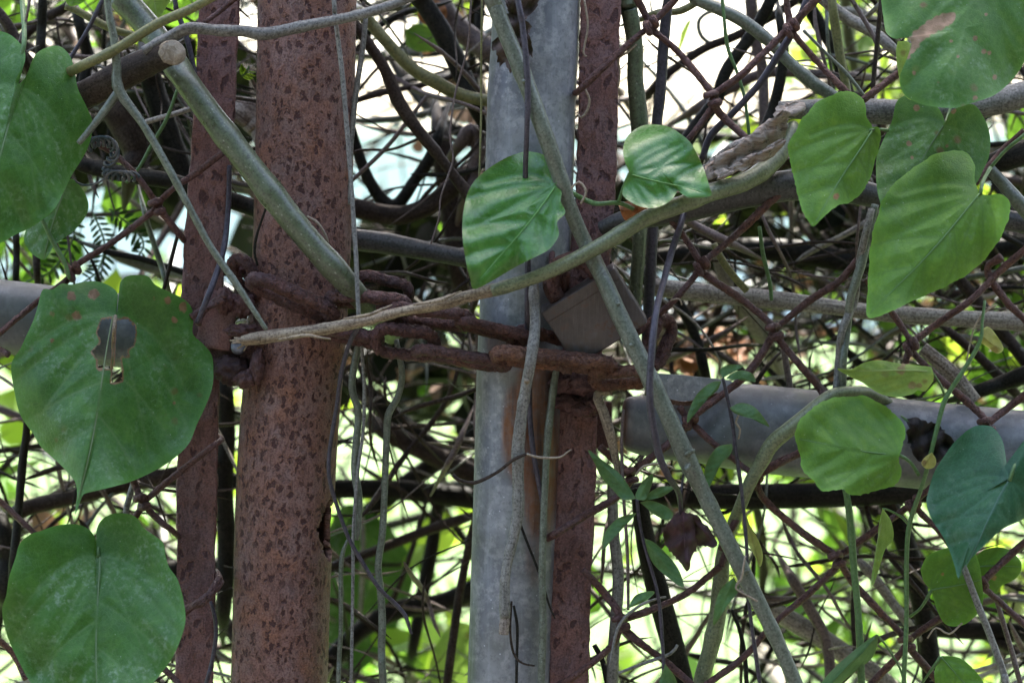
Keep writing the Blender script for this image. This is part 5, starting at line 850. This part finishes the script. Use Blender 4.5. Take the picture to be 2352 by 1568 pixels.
S('branch', [(800, 280, 26), (815, 328, 26), (844, 408, 28), (881, 462, 30), (914, 468, 30), (954, 412, 28), (990, 357, 28), (1010, 300, 24)], 'bark_dark', 'dark blurred loop of vine in the pale gap right of the post', 'vine', y=150)
S('branch', [(770, 462, 44), (808, 476, 46), (899, 494, 46), (954, 486, 44), (1008, 458, 44), (1070, 400, 40)], 'bark_brown', 'thick blurred branch sagging under the pale gap', 'branch', y=140)
S('branch', [(780, 278, 16), (804, 277, 17), (860, 276, 17), (940, 268, 16), (1060, 240, 14)], 'bark_greygreen', 'blurred straight stem crossing the pale gap', 'branch', y=220)
S('twig', [(790, 430, 9), (804, 419, 10), (881, 346, 11), (932, 284, 10), (980, 220, 8)], 'bark_pink', 'thin pink brown twig rising through the pale gap', 'twig', y=80)
S('twig', [(790, 360, 7), (830, 345, 7), (900, 343, 7), (964, 317, 8), (1000, 300, 7)], 'bark_brown', 'thin wiry twig crossing the pale gap', 'twig', y=100)
S('branch', [(1010, 300, 40), (1030, 420, 60), (1045, 520, 58), (1060, 640, 50)], 'bark_brown', 'blurred brown trunk left of the glossy hanging leaf', 'branch', y=190)
S('branch', [(1058, 330, 30), (1080, 300, 34), (1100, 330, 36), (1085, 400, 34), (1070, 450, 30)], 'bark_pink', 'pale bent branch beside the left edge of the galvanised pipe', 'branch', y=140)
GL = 'dark blurred branches low between the post and the pipe'
for i, (pts, m, lb, yy) in enumerate([
    ([(720, 1125, 44), (800, 1122, 46), (900, 1124, 46), (1000, 1134, 48), (1120, 1148, 48)], 'bark_dark', 'dark level branch low between the post and the pipe', 260),
    ([(700, 1590, 50), (737, 1544, 48), (818, 1456, 46), (907, 1402, 46), (1013, 1384, 46), (1110, 1345, 46)], 'bark_dark', 'dark branch rising from the bottom edge towards the pipe', 240),
    ([(730, 1318, 22), (751, 1307, 22), (871, 1261, 23), (977, 1219, 24), (1060, 1192, 24)], 'bark_brown', 'brown blurred branch rising gently behind the hanging stems', 200),
    ([(1010, 1140, 30), (1002, 1190, 30), (988, 1279, 32), (968, 1375, 32), (950, 1480, 26)], 'bark_dark', 'dark steep branch between the hanging stems and the pipe', 280),
    ([(880, 985, 44), (928, 1013, 46), (995, 1045, 46), (1110, 1100, 46)], 'bark_brown', 'brown blurred branch sloping down right to the pipe', 220),
    ([(1095, 1190, 16), (1083, 1226, 19), (1055, 1367, 20), (1025, 1580, 20)], 'bark_brown', 'thin brown upright branch just left of the lower galvanised pipe', 130),
    ([(790, 870, 36), (834, 899, 40), (925, 972, 40), (1020, 1040, 38), (1110, 1080, 36)], 'bark_dark', 'dark branch sloping down right under the chain', 300),
    ([(1060, 1000, 14), (1045, 1035, 15), (1027, 1068, 14)], 'bark_pink', 'short pink stub of twig left of the pipe below the chain', 90),
    ([(740, 1240, 40), (840, 1180, 40), (960, 1090, 44), (1060, 1020, 44), (1110, 990, 40)], 'bark_dark', 'dark branch rising right across the lime green gap', 340)]):
    S('branch', pts, m, lb, 'branch', y=yy, group=GL)
# left side background
S('branch', [(180, 372, 34), (204, 383, 36), (291, 401, 38), (401, 419, 38), (560, 470, 40), (620, 490, 40)], 'bark_dark', 'dark level branch behind the left mesh knot', 'branch', y=50)
S('branch', [(340, 140, 46), (352, 200, 50), (385, 300, 52), (420, 400, 50), (450, 470, 46)], 'bark_dark', 'thick dark branch left of the narrow flat bar', 'branch', y=110)
S('branch', [(250, 230, 60), (290, 290, 74), (310, 350, 60), (300, 400, 44)], 'bark_brown', 'dark reddish clump of wood left of the narrow flat bar', 'branch', y=100)
S('twig', [(320, 286, 12), (350, 276, 13), (400, 262, 13), (455, 244, 13)], 'bark_bleached', 'short pale twig left of the narrow flat bar', 'twig', y=40)
S('vine', [(408, 205, 8), (383, 273, 9), (350, 330, 9), (321, 383, 8), (290, 420, 8)], 'vine_green', 'thin green stalk left of the narrow flat bar', 'stalk', y=10)
S('twig', [(398, -20, 11), (405, 20, 12), (430, 91, 13), (444, 153, 12), (452, 200, 10)], 'bark_purple', 'purple twig at the top left of the narrow flat bar', 'twig', y=-8)
S('twig', [(245, -20, 10), (205, 62, 10), (164, 131, 10), (140, 175, 8)], 'bark_purple', 'purple twig slanting down to the upper left leaf', 'twig', y=-16)
S('twig', [(72, -20, 7), (60, 45, 7), (44, 102, 7)], 'bark_pink', 'thin pinkish twig above the upper left leaf', 'twig', y=-30)
S('branch', [(150, 14, 18), (171, 22, 18), (255, 66, 19), (310, 82, 18), (380, 110, 16)], 'bark_olive', 'olive twig crossing behind the straight yellow stem', 'branch', y=30)
for i, (pts, m, lb, yy) in enumerate([
    ([(-20, 20, 25), (0, 33, 26), (33, 84, 26), (60, 150, 24)], 'bark_brown', 'brown blurred branch in the top left corner', 60),
    ([(98, -20, 20), (96, 60, 22), (92, 130, 22)], 'bark_dark', 'dark upright branch above the upper left leaf', 90),
    ([(40, 100, 22), (90, 50, 22), (146, 20, 22), (200, -20, 20)], 'bark_brown', 'brown branch rising right at the top left', 110),
    ([(180, 40, 26), (200, 130, 28), (185, 230, 26)], 'bark_dark', 'dark upright branch behind the straight yellow stem', 130),
    ([(36, 530, 14), (38, 580, 15), (36, 650, 14)], 'bark_dark', 'short dark upright stem above the left rail', 60),
    ([(230, 572, 13), (255, 581, 14), (330, 596, 15), (419, 625, 15), (480, 650, 14)], 'bark_dark', 'dark level twig above the holed leaf', 90),
    ([(330, 480, 12), (339, 516, 13), (368, 603, 14), (385, 660, 13)], 'bark_green', 'dark green stem left of the narrow bar above the holed leaf', 70),
    ([(410, 535, 9), (404, 556, 9), (385, 630, 10), (375, 670, 9)], 'bark_brown', 'thin brown twig beside the narrow bar above the holed leaf', 30),
    ([(60, 500, 18), (80, 560, 18), (86, 640, 16)], 'bark_brown', 'brown stem behind the dark feathery fronds', 80)]):
    S('branch', pts, m, lb, 'branch', y=yy)
S('vine', [(95, 500, 9), (120, 552, 11), (148, 602, 11), (160, 640, 9)], 'vine_green', 'green stalk running down behind the upper left leaf', 'stalk', y=-26)
S('branch', [(40, 1175, 34), (78, 1162, 36), (170, 1141, 36), (301, 1112, 34), (440, 1080, 34)], 'bark_brown', 'brown branch rising right between the two lower left leaves', 'branch', y=130)
S('twig', [(288, 1190, 14), (292, 1160, 15), (308, 1105, 15), (318, 1060, 13)], 'bark_grey', 'grey upright twig between the two lower left leaves', 'twig', y=14)
S('branch', [(66, 900, 16), (60, 1000, 18), (53, 1050, 20), (42, 1176, 20), (30, 1300, 20)], 'bark_dark', 'dark upright stem at the left edge between the big leaves', 'branch', y=70)
S('branch', [(0, 1200, 44), (20, 1280, 50), (10, 1360, 44)], 'bark_dark', 'dark thick branch in the shade left of the bottom leaf', 'branch', y=120)
S('branch', [(515, 880, 40), (520, 1000, 42), (514, 1120, 42), (520, 1250, 42), (514, 1400, 34)], 'bark_dark', 'dark upright branch seen between the narrow bar and the thick post', 'branch', y=170)
S('branch', [(380, 1098, 36), (460, 1102, 38), (560, 1106, 38), (640, 1112, 38)], 'bark_dark', 'dark level branch behind the narrow bar, upper of two', 'branch', y=200)
S('branch', [(380, 1310, 42), (460, 1304, 46), (560, 1300, 46), (640, 1296, 42)], 'bark_dark', 'dark level branch behind the narrow bar, lower of two', 'branch', y=210)
S('vine', [(527, 380, 12, 6), (524, 480, 13, 4), (516, 560, 14, -4), (500, 620, 14, -14), (478, 680, 14, -22), (452, 742, 10, -20)], 'bark_purple', 'dark purple cane curving round the narrow flat bar', 'vine')
S('vine', [(484, 1380, 8), (494, 1420, 10), (495, 1470, 10), (484, 1530, 10), (468, 1590, 10)], 'bark_purple', 'dark purple cane down the lower edge of the narrow flat bar', 'vine', y=-4)
S('twig', [(612, 475, 5), (590, 540, 6), (585, 580, 6), (592, 610, 5)], 'bark_dark', 'small dark twig at the left edge of the thick post', 'twig', y=-14)
S('tendril', [(706, 497, 5, -14), (730, 512, 6, -18), (748, 540, 6, -18), (756, 566, 4, -16)], 'tendril', 'short pink tendril on the thick post', 'tendril')
S('branch', [(540, 250, 50), (575, 270, 66), (600, 300, 60), (615, 340, 44)], 'bark_dry', 'sunlit brown wood knot between the narrow bar and the thick post', 'branch', y=110, lump=.1)
S('twig', [(575, 175, 8), (595, 220, 10), (606, 260, 10)], 'bark_pink', 'pink twig between the narrow bar and the thick post', 'twig', y=40)
# right background
for i, (pts, m, lb, yy) in enumerate([
    ([(1480, 1130, 50), (1600, 1140, 56), (1850, 1138, 58), (2090, 1128, 56), (2380, 1120, 50)], 'bark_dark', 'thick dark level branch under the rail', 110),
    ([(2030, 1130, 44), (2047, 1172, 46), (2096, 1296, 46), (2132, 1473, 46), (2146, 1600, 46)], 'bark_dark', 'thick dark stem behind the thin jointed green stem', 130),
    ([(1760, 1390, 40), (1799, 1413, 46), (1884, 1463, 46), (1951, 1509, 46), (2040, 1570, 40)], 'bark_bleached', 'thick pale branch sloping down right at the bottom', 120),
    ([(1820, 1330, 24), (1831, 1349, 25), (1863, 1402, 26), (1900, 1480, 26), (1910, 1600, 26)], 'bark_pink', 'pale brown bent stem at the bottom behind the mesh', 90),
    ([(2130, 1440, 38), (2174, 1445, 40), (2260, 1448, 42), (2380, 1455, 42)], 'bark_dark', 'dark level branch in the far lower right', 180),
    ([(1985, 1300, 22), (2004, 1321, 24), (2040, 1370, 24), (2085, 1430, 22)], 'bark_bleached', 'short pale twig behind the mesh at the lower right', 100),
    ([(1520, 590, 40), (1700, 572, 50), (1850, 580, 54), (2000, 600, 50), (2380, 560, 46)], 'bark_dark', 'black level branch in the dark band at the right', 180),
    ([(1640, 560, 16), (1660, 600, 18), (1690, 640, 18), (1716, 668, 18)], 'bark_olive', 'olive broken twig hanging in the dark band', 20),
    ([(1744, 520, 9), (1752, 580, 10), (1768, 650, 10), (1772, 690, 9)], 'vine_green', 'thin green stalk hanging in the dark band', 20),
    ([(2100, 560, 26), (2200, 640, 30), (2300, 760, 30), (2380, 860, 30)], 'bark_brown', 'brown branch sloping down right behind the largest leaf', 120),
    ([(2120, 800, 30), (2190, 860, 34), (2240, 920, 30)], 'bark_dry', 'pale dry husk strip beside the thin jointed stem', 20),
    ([(2240, 900, 30), (2300, 880, 36), (2380, 850, 40)], 'bark_dark', 'dark branch above the rail at the right edge', 60),
    ([(2180, 760, 20), (2250, 820, 22), (2330, 900, 22)], 'bark_brown', 'brown twig sloping to the rail at the right', 80),
    ([(1560, 490, 18), (1600, 520, 20), (1680, 560, 20)], 'bark_pink', 'pinkish stub under the thick dark branch', 70),
    ([(1500, 640, 24), (1560, 700, 26), (1600, 780, 24), (1620, 860, 24)], 'bark_dark', 'dark stem behind the right side of the padlock', 120),
    ([(1800, 800, 14), (1810, 860, 16), (1822, 930, 14)], 'bark_pink', 'thin pinkish stem under the mesh knot above the rail', 30)]):
    S('branch', pts, m, lb, 'branch', y=yy)
# curly tendrils
for pts, lb, yy in [([(1342, 0, 5), (1350, 60, 5), (1340, 120, 5), (1348, 130, 4)], 'pale tendril down the left edge of the upper flat bar', -6),
    ([(1343, 202, 5), (1354, 230, 6), (1348, 255, 6), (1335, 270, 5), (1328, 262, 4)], 'small pale hook shaped tendril on the upper flat bar', -8),
    ([(1462, 102, 5), (1440, 122, 6), (1420, 135, 6), (1424, 165, 5), (1420, 200, 4)], 'pale wavy tendril at the right edge of the upper flat bar', -14),
    ([(1312, 432, 5), (1330, 418, 6), (1346, 440, 6), (1334, 468, 5)], 'pale curled tendril beside the green leaf stalk', -54),
    ([(1696, 1008, 4), (1700, 985, 5), (1690, 970, 5), (1698, 950, 4)], 'tiny corkscrew tendril in front of the rail', -34),
    ([(1712, 1275, 5), (1702, 1330, 6), (1690, 1350, 5), (1740, 1380, 4)], 'pale looped tendril on the diagonal stem at the bottom', -60),
    ([(2220, 830, 4), (2235, 760, 4), (2258, 720, 5), (2290, 700, 4)], 'fine tendril above the yellow bud leaf', -30),
    ([(2130, 1465, 4), (2150, 1440, 4), (2180, 1455, 5), (2210, 1430, 4)], 'fine curly tendril on the mesh in the lower right', -26),
    ([(1460, 1090, 5), (1480, 1070, 6), (1520, 1065, 5), (1550, 1075, 4)], 'fine arching tendril over the mesh below the rail', -30),
    ([(1500, 905, 4), (1540, 690, 4), (1560, 686, 4), (1566, 700, 4)][1:], 'pale short tendril beside the padlock', -20)]:
    S('tendril', pts, 'tendril', lb, 'tendril', y=yy, lump=.02)
# dead sticks standing in sun behind the mesh: loose orange husks
for i, (a, b, yy, r_) in enumerate([(1600, 800, 260, 40), (1640, 770, 280, 34), (1580, 840, 250, 26), (1700, 800, 300, 34)]):
    vine_leaf('sunlit orange dry leaf, number %s from the padlock behind the rail end' % ('one', 'two', 'three', 'four')[[1, 2, 0, 3][i]] if False else ['sunlit orange dry leaf behind the rail end, largest', 'sunlit orange dry leaf behind the rail end, uppermost', 'sunlit orange dry leaf nearest the padlock', 'sunlit orange dry leaf farthest right behind the rail end'][i],
              [(a + r_ * math.cos(t) * (1 + .3 * math.sin(3 * t + i)), b + r_ * .8 * math.sin(t)) for t in np.linspace(0, 6.28, 12, endpoint=False)], (a - r_, b), (a + r_, b), yy, 'leaf_orange', tilt=(0, -.5), wave=14, crinkle=5, midrib=False, name='dry_leaf', group='dry leaves behind the rail end')
# ------------------------------------------------------------------ the tangle behind, too dense to count
def dens(px, py):
    g = lambda x, y, sx, sy: np.exp(-((px - x) / sx) ** 2 - ((py - y) / sy) ** 2)
    d = .36 + .3 * g(1050, 200, 120, 200) + .3 * g(2000, 300, 300, 200) + .25 * g(2050, 1330, 380, 200) + .9 * g(950, 640, 220, 80) + .8 * g(1900, 560, 500, 130) + .35 * g(2000, 820, 420, 140) + .6 * g(250, 200, 240, 200) + .3 * g(1050, 150, 130, 160) + .25 * g(1000, 900, 200, 120) + .25 * g(2100, 150, 200, 150) + .2 * g(100, 1250, 150, 150)
    d -= .85 * g(1650, 130, 200, 220) + .55 * g(900, 350, 130, 190) + .6 * g(300, 510, 190, 130) + .3 * g(510, 520, 70, 150) + .4 * g(930, 1200, 220, 200) + .3 * g(530, 1250, 100, 200) + .25 * g(1750, 1350, 300, 170) + .3 * g(80, 950, 120, 160)
    return np.clip(d, .035, 1)
r0 = np.random.default_rng(5); Vs, Fs, Ms, UVs, nb = [], [], [], [], 0
cnt = 0
while cnt < 3000:
    px, py = r0.uniform(-700, 3050), r0.uniform(-350, 1850); thin = cnt > 800; yd = (.08 + .5 * r0.random() ** 1.6) if thin else .19 + .8 * r0.random() ** 1.5
    if r0.random() > dens(px, py): continue
    cnt += 1
    a = r0.choice([r0.normal(-.55, .35), r0.normal(.6, .35), r0.normal(1.5, .25), r0.normal(0, .25)], p=[.3, .3, .2, .2]); Ln = r0.uniform(150, 650) if thin else r0.uniform(200, 800)
    wd = float(np.clip(r0.lognormal(2.0, .4), 3, 16)) if thin else float(np.clip(r0.lognormal(2.75, .5), 5, 44)); n_ = 14; t = np.linspace(-.5, .5, n_); cv = r0.normal(0, .5); ph = r0.uniform(0, 6.28, 2); am = r0.uniform(4, 26)
    th = a + cv * t + .15 * np.sin(9 * t + ph[0]); x = px + np.cumsum(np.cos(th)) * Ln / n_ - math.cos(a) * Ln / 2; y_ = py + np.cumsum(np.sin(th)) * Ln / n_ - math.sin(a) * Ln / 2
    yy = np.clip(yd + t * r0.normal(0, .06 if thin else .18) + .015 * np.sin(7 * t + ph[1]), .06 if thin else .13, 1.3); C = Pn(x, y_, yy); rad = wd * .5 * U * (1.15 - .5 * (t + .5)) * np.clip(np.minimum(t + .5, .5 - t) * 7 + .12, 0, 1) * (CAM_D + yy) / CAM_D
    V, F, uv = sweep(C, rad, 6, .06, cnt, cap=False); Vs.append(V); Fs.append(F + nb); UVs.append(uv); nb += len(V); Ms.append(np.full(len(F), r0.choice(5, p=[.2, .4, .22, .1, .08] if thin else [.26, .36, .16, .14, .08])))
me = mesh_np('thicket', np.vstack(Vs), np.vstack(Fs), np.vstack(UVs), matidx=np.concatenate(Ms))
tag(link('thicket', me, ['bark_dark', 'bark_brown', 'bark_pink', 'bark_greygreen', 'bark_bleached'], origin=P(1176, GR, .5)), 'blurred tangle of bare brown vine stems filling the background', 'thicket', kind='stuff')

LEAF = np.array([(0, 0, 0), (.28, .1, .05), (.40, .38, .08), (.26, .72, .04), (0, 1, -.06), (-.26, .72, .04), (-.40, .38, .08), (-.28, .1, .05), (0, .5, -.04)])
LF = np.array([(8, i, (i + 1) % 8) for i in range(8)])
def rot_rand(r_, up=.5):
    a, b, c = r_.uniform(0, 6.28), r_.normal(0, up), r_.normal(0, up)
    return np.array(Matrix.Rotation(a, 3, 'Z') @ Matrix.Rotation(b + .9, 3, 'X') @ Matrix.Rotation(c, 3, 'Y'))
def leaf_cloud(name, pts, sizes, mi, mats, label, seed, org, up=.6):
    r_ = np.random.default_rng(seed); V = []; F = []
    for k, (p, s_) in enumerate(zip(pts, sizes)):
        V.append((LEAF * s_) @ rot_rand(r_, up).T + np.array(p)); F.append(LF + 9 * k)
    me = mesh_np(name, np.vstack(V), np.vstack(F), matidx=np.repeat(mi, 8))
    return tag(link(name, me, mats, origin=org), label, name.replace('_', ' '), kind='stuff')
pts, sz, mi = [], [], []
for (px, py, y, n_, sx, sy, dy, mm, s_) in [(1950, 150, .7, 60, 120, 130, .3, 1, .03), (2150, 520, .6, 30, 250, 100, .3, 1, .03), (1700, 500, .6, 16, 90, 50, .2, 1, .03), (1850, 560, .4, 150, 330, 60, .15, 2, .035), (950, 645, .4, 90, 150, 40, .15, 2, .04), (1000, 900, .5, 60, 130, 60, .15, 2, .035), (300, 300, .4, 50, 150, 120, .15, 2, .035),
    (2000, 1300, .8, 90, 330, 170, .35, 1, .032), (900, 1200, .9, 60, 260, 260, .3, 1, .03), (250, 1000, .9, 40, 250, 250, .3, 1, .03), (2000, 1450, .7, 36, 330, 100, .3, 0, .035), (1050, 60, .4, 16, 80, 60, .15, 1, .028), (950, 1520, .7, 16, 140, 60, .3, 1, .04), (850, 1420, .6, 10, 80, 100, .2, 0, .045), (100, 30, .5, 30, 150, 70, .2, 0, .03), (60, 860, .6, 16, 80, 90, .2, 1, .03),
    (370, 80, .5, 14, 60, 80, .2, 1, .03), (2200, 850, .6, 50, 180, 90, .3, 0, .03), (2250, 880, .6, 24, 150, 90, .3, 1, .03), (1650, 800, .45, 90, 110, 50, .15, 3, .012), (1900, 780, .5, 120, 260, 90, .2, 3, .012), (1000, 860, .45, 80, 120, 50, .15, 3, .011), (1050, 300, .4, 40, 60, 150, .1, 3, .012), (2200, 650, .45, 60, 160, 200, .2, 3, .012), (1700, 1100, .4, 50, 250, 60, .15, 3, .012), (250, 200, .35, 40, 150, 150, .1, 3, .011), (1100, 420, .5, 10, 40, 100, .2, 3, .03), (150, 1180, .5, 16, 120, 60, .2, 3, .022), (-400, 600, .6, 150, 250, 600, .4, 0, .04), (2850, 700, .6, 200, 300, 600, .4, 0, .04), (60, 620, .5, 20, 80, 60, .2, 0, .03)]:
    for k in range(n_):
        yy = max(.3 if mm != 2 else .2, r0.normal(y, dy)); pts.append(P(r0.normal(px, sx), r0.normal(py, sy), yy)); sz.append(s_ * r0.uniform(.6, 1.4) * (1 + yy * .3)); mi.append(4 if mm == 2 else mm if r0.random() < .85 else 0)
leaf_cloud('background_foliage', pts, sz, mi, ['foliage_green', 'foliage_lime', 'foliage_dark', 'foliage_brown_fleck', 'foliage_shade'], 'blurred sunlit green leaves scattered in the background tangle, among black leaves painted as shade and pale bits as sun flecks', 3, P(1176, GR, .6))
# unseen leaves added above the picture to keep the gate in shade
pts, sz, mi = [], [], []
for k in range(5600):
    z = ZCAM + .34 + abs(r0.normal(0, .55)); y = r0.uniform(-.08, .24) + (z - ZCAM) * .5; x = r0.uniform(-2.2, 2.2)
    pts.append((x, y, z)); sz.append(r0.uniform(.05, .1)); mi.append(r0.choice([0, 2], p=[.6, .4]))
leaf_cloud('shade_leaves', pts, sz, mi, ['foliage_green', 'foliage_lime', 'foliage_dark'], 'unseen mass of leaves added above the picture to shade the gate', 4, Vector((0, .2, 0)), .5)

pts, sz, mi = [], [], []  # unseen leaf wall added behind the camera to block light near the horizon
for k in range(9500):
    pts.append((r0.uniform(-14, 14), -9.5 + r0.normal(0, .5), abs(r0.normal(0, 1)) * 3 if k % 2 else r0.uniform(0, 10))); sz.append(r0.uniform(.35, .65)); mi.append(2)
leaf_cloud('light_block_hedge', pts, sz, mi, ['foliage_green', 'foliage_lime', 'foliage_dark'], 'unseen dark hedge added behind the viewer to block low sky light', 8, Vector((0, -9.5, 0)), .9)

pts, sz, mi = [], [], []  # unseen leaf mass added to cut light from the right
for k in range(2600):
    v = r0.normal(0, 1, 3); v *= r0.random() ** .35 / np.linalg.norm(v); pts.append((3.6 + v[0] * 1.5, -2.2 + v[1] * 2.4, 1.7 + v[2] * 1.8)); sz.append(r0.uniform(.16, .3)); mi.append(2)
leaf_cloud('light_block_shrub', pts, sz, mi, ['foliage_green', 'foliage_lime', 'foliage_dark'], 'unseen dark shrub added at the right, outside the picture, to block side light', 12, Vector((3.6, -2.2, 0)), .9)
